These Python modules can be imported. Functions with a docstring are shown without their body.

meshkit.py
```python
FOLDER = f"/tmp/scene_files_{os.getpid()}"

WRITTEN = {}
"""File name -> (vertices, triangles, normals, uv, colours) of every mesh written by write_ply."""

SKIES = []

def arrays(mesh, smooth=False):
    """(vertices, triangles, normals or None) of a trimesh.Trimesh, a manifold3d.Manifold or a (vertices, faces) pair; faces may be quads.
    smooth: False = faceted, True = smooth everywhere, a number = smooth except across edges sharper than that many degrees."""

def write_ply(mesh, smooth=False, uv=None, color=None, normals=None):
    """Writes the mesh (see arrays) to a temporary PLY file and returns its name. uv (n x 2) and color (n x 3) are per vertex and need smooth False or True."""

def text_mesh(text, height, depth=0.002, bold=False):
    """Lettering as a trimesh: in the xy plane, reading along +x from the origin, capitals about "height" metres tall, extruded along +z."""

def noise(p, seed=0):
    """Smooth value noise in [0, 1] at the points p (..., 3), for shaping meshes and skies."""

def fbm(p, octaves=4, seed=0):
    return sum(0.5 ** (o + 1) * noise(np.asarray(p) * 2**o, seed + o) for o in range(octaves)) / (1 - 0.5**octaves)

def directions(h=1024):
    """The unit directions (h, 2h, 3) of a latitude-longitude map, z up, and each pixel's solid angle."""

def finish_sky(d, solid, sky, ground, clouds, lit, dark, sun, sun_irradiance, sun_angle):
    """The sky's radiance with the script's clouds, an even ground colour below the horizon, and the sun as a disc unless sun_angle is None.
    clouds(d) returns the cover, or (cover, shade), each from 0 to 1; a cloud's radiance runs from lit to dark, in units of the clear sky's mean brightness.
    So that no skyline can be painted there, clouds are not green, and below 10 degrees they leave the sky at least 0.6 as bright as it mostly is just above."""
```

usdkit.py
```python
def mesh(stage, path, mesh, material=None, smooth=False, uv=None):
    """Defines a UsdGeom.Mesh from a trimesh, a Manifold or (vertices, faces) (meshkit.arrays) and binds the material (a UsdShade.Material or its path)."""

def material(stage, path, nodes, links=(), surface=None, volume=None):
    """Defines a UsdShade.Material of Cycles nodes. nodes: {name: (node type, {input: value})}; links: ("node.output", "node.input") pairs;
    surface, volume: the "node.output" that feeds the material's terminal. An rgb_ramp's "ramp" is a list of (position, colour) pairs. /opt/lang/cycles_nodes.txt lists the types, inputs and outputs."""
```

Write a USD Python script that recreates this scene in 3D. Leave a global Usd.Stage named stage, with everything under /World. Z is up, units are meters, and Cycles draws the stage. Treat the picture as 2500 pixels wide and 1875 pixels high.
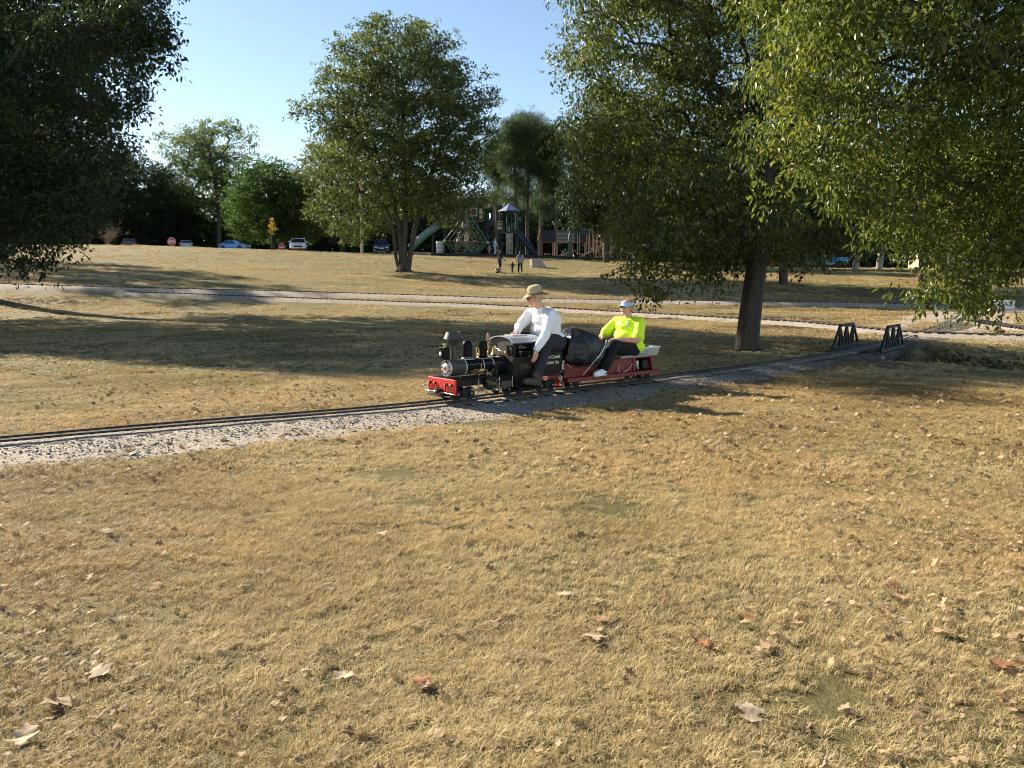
import math, random, numpy as np, trimesh, usdkit, meshkit
import manifold3d as m3
from scipy.interpolate import RBFInterpolator
from scipy.spatial import cKDTree
from scipy.spatial.transform import Rotation as Rot
from pxr import Usd, UsdGeom, UsdLux, UsdShade, Gf, Sdf, Vt

stage = Usd.Stage.CreateInMemory()
UsdGeom.SetStageUpAxis(stage, 'Z'); UsdGeom.SetStageMetersPerUnit(stage, 1.0)
UsdGeom.Xform.Define(stage, '/World')
UsdGeom.Scope.Define(stage, '/World/Looks')
rng = np.random.default_rng(7)

# ------------------------------------------------------------------ camera, sky, sun
CAM = np.array([0., 0., 1.56]); PITCH = math.radians(7.11); FPX = 2023.0
cam = UsdGeom.Camera.Define(stage, '/World/camera')
cam.CreateHorizontalApertureAttr(24.0)
cam.CreateFocalLengthAttr(24.0 * FPX / 2500.0)
cam.AddTranslateOp().Set(Gf.Vec3d(*CAM.tolist()))
cam.AddRotateXOp().Set(90.0 - math.degrees(PITCH))
cam.CreateExposureAttr(1.5)
SUN_H = np.array([-.815, .58]); SUN_EL = math.radians(27.0)
SUN = np.array([SUN_H[0] * math.cos(SUN_EL), SUN_H[1] * math.cos(SUN_EL), math.sin(SUN_EL)]); SUN /= np.linalg.norm(SUN)
sky_m = usdkit.material(stage, '/World/Looks/sky', {
    'sky': ('sky_texture', {'sky_type': 'single_scattering', 'sun_disc': False, 'sun_elevation': SUN_EL,
                            'sun_rotation': math.atan2(SUN[0], SUN[1]), 'altitude': 150.0, 'air_density': 1.0, 'aerosol_density': 0.25, 'ozone_density': 1.6}),
    'bg': ('background_shader', {'strength': 0.062})}, [('sky.color', 'bg.color')], surface='bg.background')
dome = UsdLux.DomeLight.Define(stage, '/World/sky')
UsdShade.MaterialBindingAPI.Apply(dome.GetPrim()).Bind(sky_m)
dome.GetPrim().SetCustomDataByKey('kind', 'structure')
sun = UsdLux.DistantLight.Define(stage, '/World/sun')
sun.CreateIntensityAttr(1.25); sun.CreateAngleAttr(0.53); sun.CreateNormalizeAttr(True); sun.CreateColorAttr(Gf.Vec3f(1.0, .9, .74))
zx = np.cross([0, 0, 1.], SUN); zx /= np.linalg.norm(zx); zy = np.cross(SUN, zx)
mt = Gf.Matrix4d(*zx, 0, *zy, 0, *SUN, 0, 0, 0, 30, 1)
sun.AddTransformOp().Set(mt)

def ray(u, v):
    d = np.array([(u - 1250.) / FPX, math.cos(PITCH) + (937.5 - v) / FPX * math.sin(PITCH), -math.sin(PITCH) + (937.5 - v) / FPX * math.cos(PITCH)])
    return d
def at(u, v, Y):
    """the point seen at picture position (u, v) that stands Y metres away"""
    d = ray(u, v); return CAM + d * (Y / d[1])
def atz(u, v, z):
    d = ray(u, v); return CAM + d * ((z - CAM[2]) / d[2])

# ------------------------------------------------------------------ naming and tagging
used = {}
def numbered(path):
    n = used.get(path, 0); used[path] = n + 1
    return path if n == 0 else f'{path}_{n:03d}'
def meta(p, label=None, cat=None, group=None, kind=None):
    for k, v in (('label', label), ('category', cat), ('group', group), ('kind', kind)):
        if v: p.SetCustomDataByKey(k, v)
    return p
def thing(name, label, cat, loc=(0, 0, 0), rotz=0., group=None, kind=None, scale=None):
    x = UsdGeom.Xform.Define(stage, numbered('/World/' + name))
    x.AddTranslateOp().Set(Gf.Vec3d(*[float(c) for c in loc]))
    if rotz: x.AddRotateZOp().Set(float(rotz))
    if scale: x.AddScaleOp().Set(Gf.Vec3f(scale, scale, scale))
    return meta(x.GetPrim(), label, cat, group, kind)
def part(parent, name, geo, mat, smooth=30, label=None, kind=None):
    path = numbered(f'{parent.GetPath()}/{name}')
    geo = J(geo) if isinstance(geo, list) else geo
    m = usdkit.mesh(stage, path, geo, mat, smooth)
    return meta(m.GetPrim(), label, None, None, kind)
def top(name, geo, mat, label=None, cat=None, group=None, kind=None, smooth=30):
    path = numbered('/World/' + name)
    geo = J(geo) if isinstance(geo, list) else geo
    return meta(usdkit.mesh(stage, path, geo, mat, smooth).GetPrim(), label, cat, group, kind)
def copy_of(src, loc, rotz=0., label=None, group=None, scale=None):
    was = src.GetCustomData()
    r = thing(src.GetName(), label or was.get('label'), was.get('category'), loc, rotz, group or was.get('group'), None, scale)
    r.GetReferences().AddInternalReference(src.GetPath()); r.SetInstanceable(True)
    return r

# ------------------------------------------------------------------ mesh helpers: every one returns (V, F)
def J(parts):
    vs, fs, n = [], [], 0
    for p in parts:
        if hasattr(p, 'vertices'): v, f = np.asarray(p.vertices), np.asarray(p.faces)
        elif hasattr(p, 'to_mesh'):
            mm = p.to_mesh(); v, f = mm.vert_properties[:, :3], mm.tri_verts
        else: v, f = p
        v = np.asarray(v, float); f = np.asarray(f, int)
        if f.shape[1] == 4: f = np.vstack([f[:, [0, 1, 2]], f[:, [0, 2, 3]]])
        vs.append(v); fs.append(f + n); n += len(v)
    return np.vstack(vs), np.vstack(fs)
BOXF = np.array([[0, 3, 2, 1], [4, 5, 6, 7], [0, 1, 5, 4], [1, 2, 6, 5], [2, 3, 7, 6], [3, 0, 4, 7]])
def box(x0, x1, y0, y1, z0, z1):
    v = np.array([[x0, y0, z0], [x1, y0, z0], [x1, y1, z0], [x0, y1, z0], [x0, y0, z1], [x1, y0, z1], [x1, y1, z1], [x0, y1, z1]], float)
    return v, BOXF
def cbox(c, s, yaw=0., rot=None):
    v, f = box(-s[0] / 2, s[0] / 2, -s[1] / 2, s[1] / 2, -s[2] / 2, s[2] / 2)
    R = rot if rot is not None else Rot.from_euler('z', yaw).as_matrix()
    return v @ R.T + np.asarray(c), f
def rbox(x0, x1, y0, y1, z0, z1, r=.01):
    pts = []
    m = trimesh.creation.icosphere(1, r)
    for x in (x0 + r, x1 - r):
        for y in (y0 + r, y1 - r):
            for z in (z0 + r, z1 - r): pts.append(m.vertices + [x, y, z])
    h = trimesh.convex.convex_hull(np.vstack(pts))
    return np.asarray(h.vertices), np.asarray(h.faces)
def tube(pts, radii, n=8, caps=True):
    p = np.asarray(pts, float); r = np.broadcast_to(np.asarray(radii, float), (len(p),))
    t = np.gradient(p, axis=0) if len(p) > 2 else np.repeat((p[1] - p[0])[None], 2, 0)
    t = t / (np.linalg.norm(t, axis=1, keepdims=True) + 1e-12)
    ref = np.array([0, 0, 1.]) if abs(t[0][2]) < .9 else np.array([1., 0, 0])
    a0 = np.cross(t[0], ref); a0 /= np.linalg.norm(a0)
    A = [a0]
    for k in range(1, len(p)):
        a = A[-1] - t[k] * (A[-1] @ t[k]); A.append(a / (np.linalg.norm(a) + 1e-12))
    A = np.array(A); B = np.cross(t, A)
    ang = np.arange(n) * 2 * np.pi / n
    V = (p[:, None] + r[:, None, None] * (np.cos(ang)[None, :, None] * A[:, None] + np.sin(ang)[None, :, None] * B[:, None])).reshape(-1, 3)
    i, j = np.meshgrid(np.arange(len(p) - 1), np.arange(n), indexing='ij')
    q = np.stack([i * n + j, i * n + (j + 1) % n, (i + 1) * n + (j + 1) % n, (i + 1) * n + j], -1).reshape(-1, 4)
    F = np.vstack([q[:, [0, 1, 2]], q[:, [0, 2, 3]]])
    if caps:
        k = len(V); V = np.vstack([V, p[0], p[-1]]); e = (len(p) - 1) * n
        jj = np.arange(n)
        F = np.vstack([F, np.stack([np.full(n, k), (jj + 1) % n, jj], 1), np.stack([np.full(n, k + 1), e + jj, e + (jj + 1) % n], 1)])
    return V, F
def cyl(p0, p1, r0, r1=None, n=16):
    return tube([p0, p1], [r0, r0 if r1 is None else r1], n)
def lathe(prof, n=24, c=(0, 0, 0), axis='z'):
    """prof: (radius, height) pairs, ends closed"""
    pr = np.asarray(prof, float); ang = np.arange(n) * 2 * np.pi / n
    V = np.stack([pr[:, :1] * np.cos(ang), pr[:, :1] * np.sin(ang), np.repeat(pr[:, 1:], n, 1)], -1).reshape(-1, 3)
    i, j = np.meshgrid(np.arange(len(pr) - 1), np.arange(n), indexing='ij')
    q = np.stack([i * n + j, i * n + (j + 1) % n, (i + 1) * n + (j + 1) % n, (i + 1) * n + j], -1).reshape(-1, 4)
    F = np.vstack([q[:, [0, 1, 2]], q[:, [0, 2, 3]]])
    k = len(V); V = np.vstack([V, [0, 0, pr[0, 1]], [0, 0, pr[-1, 1]]]); e = (len(pr) - 1) * n; jj = np.arange(n)
    F = np.vstack([F, np.stack([np.full(n, k), (jj + 1) % n, jj], 1), np.stack([np.full(n, k + 1), e + jj, e + (jj + 1) % n], 1)])
    if axis == 'x': V = V[:, [2, 0, 1]]
    if axis == 'y': V = V[:, [1, 2, 0]]
    return V + np.asarray(c), F
def ball(c, r, n=2):
    m = trimesh.creation.icosphere(n, 1.0)
    return np.asarray(m.vertices) * np.asarray(r) + np.asarray(c), np.asarray(m.faces)
def prism(poly, y0, y1):
    """a polygon in the (x, z) plane given thickness along y"""
    from shapely.geometry import Polygon
    m = trimesh.creation.extrude_polygon(Polygon(poly), y1 - y0, engine='earcut')
    v = np.asarray(m.vertices); v = np.stack([v[:, 0], y1 - v[:, 2], v[:, 1]], 1)
    return v, np.asarray(m.faces)
def hullp(pts):
    h = trimesh.convex.convex_hull(np.asarray(pts, float)); return np.asarray(h.vertices), np.asarray(h.faces)
def xf(geo, R=None, t=(0, 0, 0), s=1.):
    v, f = geo if isinstance(geo, tuple) else J([geo])
    v = v * s
    if R is not None: v = v @ np.asarray(R).T
    return v + np.asarray(t), f
def rz(a): return Rot.from_euler('z', a).as_matrix()
def text(s, h, depth=.003, bold=True):
    m = meshkit.text_mesh(s, h, depth, bold); return np.asarray(m.vertices), np.asarray(m.faces)
def spline(pts, n):
    from scipy.interpolate import CubicSpline
    p = np.asarray(pts, float); d = np.r_[0, np.cumsum(np.linalg.norm(np.diff(p, axis=0), axis=1))]
    return CubicSpline(d, p)(np.linspace(0, d[-1], n))

# ------------------------------------------------------------------ materials
def mat(name, col, rough=.6, metal=0., var=.12, scale=12., bump=0., bscale=80., spec=.5, coat=0., space='object', dirt=None):
    """paint, metal, cloth, wood ...: a base colour with a soft uneven tone and fine relief"""
    c = np.asarray(col, float)
    N = {'co': ('texture_coordinate', {}), 'n': ('noise_texture', {'scale': scale, 'detail': 5.0, 'roughness': .6}),
         'r': ('rgb_ramp', {'ramp': [(.3, tuple(c * (1 - var))), (.7, tuple(np.minimum(c * (1 + var), .95)))]}),
         'p': ('principled_bsdf', {'roughness': rough, 'metallic': metal, 'specular_ior_level': spec, 'coat_weight': coat})}
    L = [('co.object', 'n.vector'), ('n.fac', 'r.fac')]
    out = 'r.color'
    if dirt:
        N['n2'] = ('noise_texture', {'scale': dirt[1], 'detail': 6.0, 'roughness': .7}); N['rm'] = ('rgb_ramp', {'ramp': [(dirt[2], (0, 0, 0)), (dirt[2] + .15, (1, 1, 1))]})
        N['mx'] = ('mix', {'color2': tuple(dirt[0])})
        L += [('co.object', 'n2.vector'), ('n2.fac', 'rm.fac'), ('rm.color', 'mx.fac'), ('r.color', 'mx.color1')]; out = 'mx.color'
    L.append((out, 'p.base_color'))
    if bump:
        N['b'] = ('noise_texture', {'scale': bscale, 'detail': 4.0}); N['bp'] = ('bump', {'strength': bump, 'distance': .01})
        L += [('co.object', 'b.vector'), ('b.fac', 'bp.height'), ('bp.normal', 'p.normal')]
    return usdkit.material(stage, '/World/Looks/' + name, N, L, surface='p.BSDF')

def leaf_mat(name, dark, mid, pale, trans=.45, rough=.45, odd=None):
    """leaf colour differs from spray to spray; light comes through"""
    st = [(0., dark), (.5, mid), (.93 if odd else 1., pale)] + ([(.97, odd)] if odd else [])
    N = {'oi': ('object_info', {}), 'g': ('geometry', {}), 'n': ('noise_texture', {'scale': .55, 'detail': 3.0}),
         'wn': ('noise_texture', {'scale': 9.0, 'detail': 1.0}),
         'a': ('math', {'math_type': 'multiply', 'value2': .5}), 'b': ('math', {'math_type': 'multiply_add', 'value2': .5}), 'c': ('math', {'math_type': 'multiply_add', 'value2': .55}),
         'd': ('math', {'math_type': 'subtract', 'value2': .28}),
         'r': ('rgb_ramp', {'ramp': st}), 'p': ('principled_bsdf', {'roughness': rough, 'specular_ior_level': .4}), 't': ('translucent_bsdf', {}),
         'h': ('hsv', {'saturation': 1.1, 'value': 1.5}), 'm': ('mix_closure', {'fac': trans})}
    L = [('g.position', 'n.vector'), ('g.position', 'wn.vector'), ('oi.random', 'a.value1'), ('n.fac', 'b.value1'), ('a.value', 'b.value3'), ('wn.fac', 'c.value1'), ('b.value', 'c.value3'),
         ('c.value', 'd.value1'), ('d.value', 'r.fac'), ('r.color', 'p.base_color'), ('r.color', 'h.color'), ('h.color', 't.color'), ('p.BSDF', 'm.closure1'), ('t.BSDF', 'm.closure2')]
    return usdkit.material(stage, '/World/Looks/' + name, N, L, surface='m.closure')

def bark_mat(name, c1, c2, sc=6.):
    N = {'co': ('texture_coordinate', {}), 'mp': ('mapping', {'scale': (sc, sc, sc * .22)}), 'n': ('noise_texture', {'scale': 2.2, 'detail': 8.0, 'roughness': .7}),
         'v': ('voronoi_texture', {'scale': 2.5, 'feature': 'distance_to_edge'}),
         'r': ('rgb_ramp', {'ramp': [(.3, c1), (.7, c2)]}), 'p': ('principled_bsdf', {'roughness': .9, 'specular_ior_level': .2}),
         'ad': ('math', {'math_type': 'multiply_add', 'value2': .6}), 'bp': ('bump', {'strength': 1.0, 'distance': .06})}
    L = [('co.object', 'mp.vector'), ('mp.vector', 'n.vector'), ('mp.vector', 'v.vector'), ('n.fac', 'r.fac'), ('r.color', 'p.base_color'), ('v.distance', 'ad.value1'), ('n.fac', 'ad.value3'), ('ad.value', 'bp.height'), ('bp.normal', 'p.normal')]
    return usdkit.material(stage, '/World/Looks/' + name, N, L, surface='p.BSDF')

STRAW, TAN, GREEN = (.36, .275, .125), (.33, .23, .105), (.19, .185, .068)
def grass_mat(name, blades):
    """dry lawn: straw, tan and green in patches metres across, the same for the turf and for the blades on it"""
    N = {'g': ('geometry', {}), 'm1': ('mapping', {'scale': (.16, .24, .05)}), 'n1': ('noise_texture', {'scale': 1.0, 'detail': 4.0, 'roughness': .55, 'distortion': .4}),
         'm2': ('mapping', {'location': (40., 12., 3.), 'scale': (.13, .2, .05)}), 'n2': ('noise_texture', {'scale': 1.3, 'detail': 3.0}),
         'n3': ('noise_texture', {'scale': 5.0, 'detail': 6.0, 'roughness': .75}), 'n4': ('noise_texture', {'scale': 60.0, 'detail': 4.0, 'roughness': .8}),
         'r1': ('rgb_ramp', {'ramp': [(.3, (0, 0, 0)), (.68, (.92, .92, .92))]}), 'r2': ('rgb_ramp', {'ramp': [(.45, (0, 0, 0)), (.65, (1, 1, 1))]}),
         'x1': ('mix', {'color1': STRAW, 'color2': TAN}), 'x2': ('mix', {'color2': GREEN}),
         'r3': ('rgb_ramp', {'ramp': [(.25, (.58, .58, .57)), (.75, (1.0, 1.0, 1.0))]}), 'x3': ('mix', {'mix_type': 'multiply', 'fac': 1.0}),
         'p': ('principled_bsdf', {'roughness': .8 if not blades else .55, 'specular_ior_level': .15 if not blades else .3})}
    L = [('g.position', 'm1.vector'), ('m1.vector', 'n1.vector'), ('g.position', 'm2.vector'), ('m2.vector', 'n2.vector'), ('g.position', 'n3.vector'), ('g.position', 'n4.vector'),
         ('n1.fac', 'r1.fac'), ('n2.fac', 'r2.fac'), ('r2.color', 'x1.fac'), ('x1.color', 'x2.color1'), ('r1.color', 'x2.fac'), ('n3.fac', 'r3.fac'), ('x2.color', 'x3.color1'), ('r3.color', 'x3.color2')]
    prev = 'n1.fac'                                   # greener and drier areas of the lawn, where they lie
    for k, (cx, cy, R_, amp) in enumerate(((2.4, 5.6, 6.5, .05), (-6.5, 12.8, 6., .14), (6.6, 9.6, 4., -.06), (-3.2, 5.6, 2.6, -.07), (-8., 22., 12., .14), (9., 36., 16., -.13), (-20., 52., 18., .1))):
        N[f'pd{k}'] = ('vector_math', {'math_type': 'distance', 'vector2': (cx, cy, 0.)}); N[f'pm{k}'] = ('map_range', {'range_type': 'smoothstep', 'from_min': 0., 'from_max': R_, 'to_min': amp, 'to_max': 0., 'clamp': True}); N[f'pa{k}'] = ('math', {'math_type': 'add'})
        L += [('g.position', f'pd{k}.vector1'), (f'pd{k}.value', f'pm{k}.value'), (f'pm{k}.result', f'pa{k}.value1'), (prev, f'pa{k}.value2')]; prev = f'pa{k}.value'
    L = [x for x in L if x != ('n1.fac', 'r1.fac')] + [(prev, 'r1.fac')]
    if blades:
        N['sr'] = ('separate_color', {}); N['pk'] = ('math', {'math_type': 'multiply_add', 'value2': .8}); N['dv'] = ('math', {'math_type': 'multiply', 'value2': .62})
        N['rb'] = ('rgb_ramp', {'ramp': [(0., (.13, .09, .045)), (.05, (.34, .25, .11)), (.14, (.56, .42, .19)), (.34, (.76, .6, .32)), (.47, (.46, .37, .15)), (.55, (.25, .28, .085)), (.8, (.2, .26, .07)), (1., (.14, .21, .05))]})
        N['hx'] = ('mix', {'mix_type': 'multiply', 'color2': (1.02, .92, .84)})
        N['t'] = ('translucent_bsdf', {}); N['mc'] = ('mix_closure', {'fac': .28}); N['x6'] = ('mix', {'mix_type': 'multiply', 'fac': 1.0})
        L = [x for x in L if x[1].split('.')[0] not in ('x1', 'x2', 'x3', 'r3')] + [('r1.color', 'sr.color'), ('sr.r', 'pk.value1'), ('g.random_per_island', 'pk.value3'), ('pk.value', 'dv.value1'), ('dv.value', 'rb.fac'), ('rb.color', 'hx.color1'), ('r2.color', 'hx.fac'),
              ('hx.color', 'x6.color1'), ('n3.fac', 'r3.fac'), ('r3.color', 'x6.color2'), ('x6.color', 'p.base_color'), ('x6.color', 't.color'), ('p.BSDF', 'mc.closure1'), ('t.BSDF', 'mc.closure2')]
        for k in ('x1', 'x2', 'x3'): N.pop(k)
        return usdkit.material(stage, '/World/Looks/' + name, N, L, surface='mc.closure')
    N['r4'] = ('rgb_ramp', {'ramp': [(.3, (.55, .53, .48)), (.7, (1.25, 1.25, 1.25))]}); N['x4'] = ('mix', {'mix_type': 'multiply', 'fac': 1.0})
    N['bp'] = ('bump', {'strength': .9, 'distance': .05}); N['ad'] = ('math', {'math_type': 'add'})
    L += [('n4.fac', 'r4.fac'), ('x3.color', 'x4.color1'), ('r4.color', 'x4.color2'), ('x4.color', 'p.base_color'), ('n4.fac', 'ad.value1'), ('n3.fac', 'ad.value2'), ('ad.value', 'bp.height'), ('bp.normal', 'p.normal')]
    return usdkit.material(stage, '/World/Looks/' + name, N, L, surface='p.BSDF')

M = {}
M['turf'] = grass_mat('dry_turf', False); M['blade'] = grass_mat('grass_blade', True)
def gravel_mat(name, c1, c2, c3):
    N = {'g': ('geometry', {}), 'v': ('voronoi_texture', {'scale': 38.0}), 'n': ('noise_texture', {'scale': 1.3, 'detail': 6.0, 'roughness': .7}), 'n2': ('noise_texture', {'scale': 22.0, 'detail': 3.0}),
         'r': ('rgb_ramp', {'ramp': [(.2, c1), (.5, c2), (.8, c3)]}), 's': ('separate_color', {}), 'x': ('mix', {'fac': .5}), 'r2': ('rgb_ramp', {'ramp': [(.35, c2), (.65, c3)]}),
         'p': ('principled_bsdf', {'roughness': .9, 'specular_ior_level': .2}), 'bp': ('bump', {'strength': .8, 'distance': .012})}
    L = [('g.position', 'v.vector'), ('g.position', 'n.vector'), ('g.position', 'n2.vector'), ('v.color', 's.color'), ('s.r', 'r.fac'), ('n.fac', 'r2.fac'), ('r.color', 'x.color1'), ('r2.color', 'x.color2'), ('x.color', 'p.base_color'), ('v.distance', 'bp.height'), ('bp.normal', 'p.normal')]
    return usdkit.material(stage, '/World/Looks/' + name, N, L, surface='p.BSDF')
M['gravel'] = gravel_mat('ballast_gravel', (.11, .09, .072), (.31, .255, .195), (.44, .37, .29))
def stone_mat():
    N = {'g': ('geometry', {}), 'oi': ('object_info', {}), 'r': ('rgb_ramp', {'ramp': [(0., (.12, .11, .1)), (.3, (.29, .25, .21)), (.7, (.44, .37, .3)), (1., (.6, .54, .47))]}), 'p': ('principled_bsdf', {'roughness': .85, 'specular_ior_level': .3})}
    return usdkit.material(stage, '/World/Looks/ballast_stone', N, [('g.random_per_island', 'r.fac'), ('r.color', 'p.base_color')], surface='p.BSDF')
M['stone'] = stone_mat()
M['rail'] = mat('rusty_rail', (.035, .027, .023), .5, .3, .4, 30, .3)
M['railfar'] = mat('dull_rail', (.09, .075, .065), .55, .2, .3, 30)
M['sleeper'] = mat('creosoted_sleeper', (.028, .022, .018), .9, 0, .5, 20, .5)
M['bark'] = bark_mat('grey_bark', (.03, .025, .021), (.1, .082, .066))
M['barkdark'] = bark_mat('dark_bark', (.03, .024, .02), (.085, .07, .056))
M['barkpale'] = bark_mat('pale_bark', (.2, .17, .14), (.45, .4, .34))
M['barkpine'] = bark_mat('pine_bark', (.045, .036, .03), (.12, .09, .07))
M['leaf_maple'] = leaf_mat('maple_leaf', (.036, .054, .016), (.075, .1, .03), (.16, .17, .05), .42, .45, (.2, .16, .04))
M['leaf_olive'] = leaf_mat('olive_leaf', (.05, .065, .018), (.1, .115, .03), (.19, .18, .05), .42)
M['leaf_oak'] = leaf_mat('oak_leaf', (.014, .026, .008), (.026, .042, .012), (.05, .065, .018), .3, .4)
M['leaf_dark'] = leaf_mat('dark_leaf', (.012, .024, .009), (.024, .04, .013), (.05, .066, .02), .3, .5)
M['leaf_green'] = leaf_mat('green_leaf', (.022, .05, .012), (.045, .085, .018), (.09, .135, .03), .4)
M['leaf_light'] = leaf_mat('light_leaf', (.06, .09, .025), (.11, .145, .04), (.19, .21, .06), .45)
M['leaf_elm'] = leaf_mat('elm_leaf', (.024, .04, .011), (.066, .088, .019), (.2, .2, .045), .42, .38, (.42, .3, .07))
M['leaf_near'] = leaf_mat('hackberry_leaf', (.03, .05, .011), (.085, .112, .022), (.25, .245, .05), .43, .4, (.33, .24, .06))
M['leaf_pine'] = leaf_mat('pine_needle', (.02, .04, .012), (.04, .068, .018), (.075, .1, .028), .3)
M['leaf_yellow'] = leaf_mat('yellow_leaf', (.22, .15, .03), (.35, .24, .05), (.45, .3, .07), .45)
M['litter'] = leaf_mat('fallen_leaf', (.07, .045, .026), (.3, .2, .11), (.5, .37, .23), .15, .8)

# ------------------------------------------------------------------ terrain
def col(u, rows):
    out = []
    for v, Y in rows: out.append(at(u, v, Y))
    return out
CP = []
for u, rows in ((-500, [(694, 44), (642, 60), (600, 90)]), (0, [(697, 43), (645, 58), (600, 88)]), (300, [(708, 43), (648, 60), (599, 90)]), (625, [(720, 43), (654, 62), (609, 90)]),
                (900, [(729, 43), (662, 64), (619, 88)]), (1250, [(737, 43), (668, 65), (626, 85)]), (1560, [(741, 43), (676, 62), (640, 82)]), (1875, [(745, 43), (690, 54), (655, 78)]),
                (2250, [(750, 43), (696, 54), (657, 78)]), (2500, [(753, 43), (700, 54), (660, 78)]), (3000, [(757, 43), (705, 54), (664, 78)])):
    CP += col(u, rows)
    s = (u - 1250) / FPX
    far = CP[-1][2]
    CP += [np.array([s * Y, Y, z]) for Y, z in ((10, 0.), (18, 0.), (27, .06), (34, .12))]
    CP += [np.array([s * Y, Y, far + dz]) for Y, dz in ((100, .1 if u < 800 else .3), (126, 1.1 if u == 625 else .35), (180, .6), (300, .7))]
for X, Y in ((-30, 0), (0, 0), (30, 0), (-30, -30), (30, -30), (0, -20), (-60, 20), (60, 20), (-120, 60), (120, 60)):
    CP.append(np.array([X, Y, 0. if Y <= 20 else (2.6 if X < 0 else 1.6)]))
CP = np.array(CP)
_rbf = RBFInterpolator(CP[:, :2], CP[:, 2], kernel='thin_plate_spline', smoothing=2.0)
CREEK = np.array([(7.0, 19.4), (8.5, 17.8), (9.9, 17.2), (12.5, 16.8), (16., 16.4), (24., 16.)])
def seg_dist(P, line):
    best = np.full(len(P), 1e9); tt = np.zeros(len(P)); side = np.zeros(len(P)); acc = 0
    for a, b in zip(line[:-1], line[1:]):
        d = b - a; L = np.linalg.norm(d); t = np.clip(((P - a) @ d) / L ** 2, 0, 1)
        q = a + t[:, None] * d; r = P - q; ds = np.linalg.norm(r, axis=1)
        m = ds < best; best[m] = ds[m]; tt[m] = acc + t[m] * L
        s = d[0] * r[:, 1] - d[1] * r[:, 0]; side[m] = np.sign(s[m]); acc += L
    return best, tt, side
def height(P):
    P = np.atleast_2d(np.asarray(P, float))[:, :2]
    z = np.concatenate([_rbf(P[i:i + 20000]) for i in range(0, len(P), 20000)])
    near = np.clip((30 - P[:, 1]) / 14, 0, 1) * (np.abs(P[:, 0]) < 60)
    z = z * (1 - near) + near * np.clip(z, -.02, .12)
    d, t, s = seg_dist(P, CREEK)
    depth = 1.05 * np.clip(t / 1.6, .25, 1); sig = .75 + 1.25 * np.clip((t - 1.6) / 3., 0, 1)
    z = z - depth * np.exp(-(d / sig) ** 2)
    z = z + (meshkit.fbm(np.c_[P * .9, np.zeros(len(P))], 3, 5) - .5) * .07
    return z
def H(x, y): return float(height([[x, y]])[0])
def hit(u, v, Y0=4., Y1=160.):
    """where the line of sight through (u, v) meets the ground"""
    d = ray(u, v); Y = np.linspace(Y0, Y1, 3000); P = CAM + d * (Y / d[1])[:, None]
    b = np.nonzero(P[:, 2] < height(P))[0]
    return P[b[0]] if len(b) else P[-1]

rows = np.r_[np.linspace(-30, 0, 12)[:-1], np.linspace(0, 26, 160)[:-1], np.linspace(26, 60, 110)[:-1], np.linspace(60, 130, 90)[:-1], np.linspace(130, 420, 30)]
ss = np.r_[np.linspace(-2.6, -.75, 24)[:-1], np.linspace(-.75, .75, 250)[:-1], np.linspace(.75, 2.6, 24)]
GX = ss[None] * (np.maximum(rows, 0)[:, None] + 9.); GY = np.repeat(rows[:, None], len(ss), 1)
P = np.c_[GX.ravel(), GY.ravel()]
i, j = np.meshgrid(np.arange(len(rows) - 1), np.arange(len(ss) - 1), indexing='ij'); n = len(ss)
F = np.stack([i * n + j, i * n + j + 1, (i + 1) * n + j + 1, (i + 1) * n + j], -1).reshape(-1, 4)
top('ground', (np.c_[P, height(P)], F), M['turf'], kind='structure', smooth=True)

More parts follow.
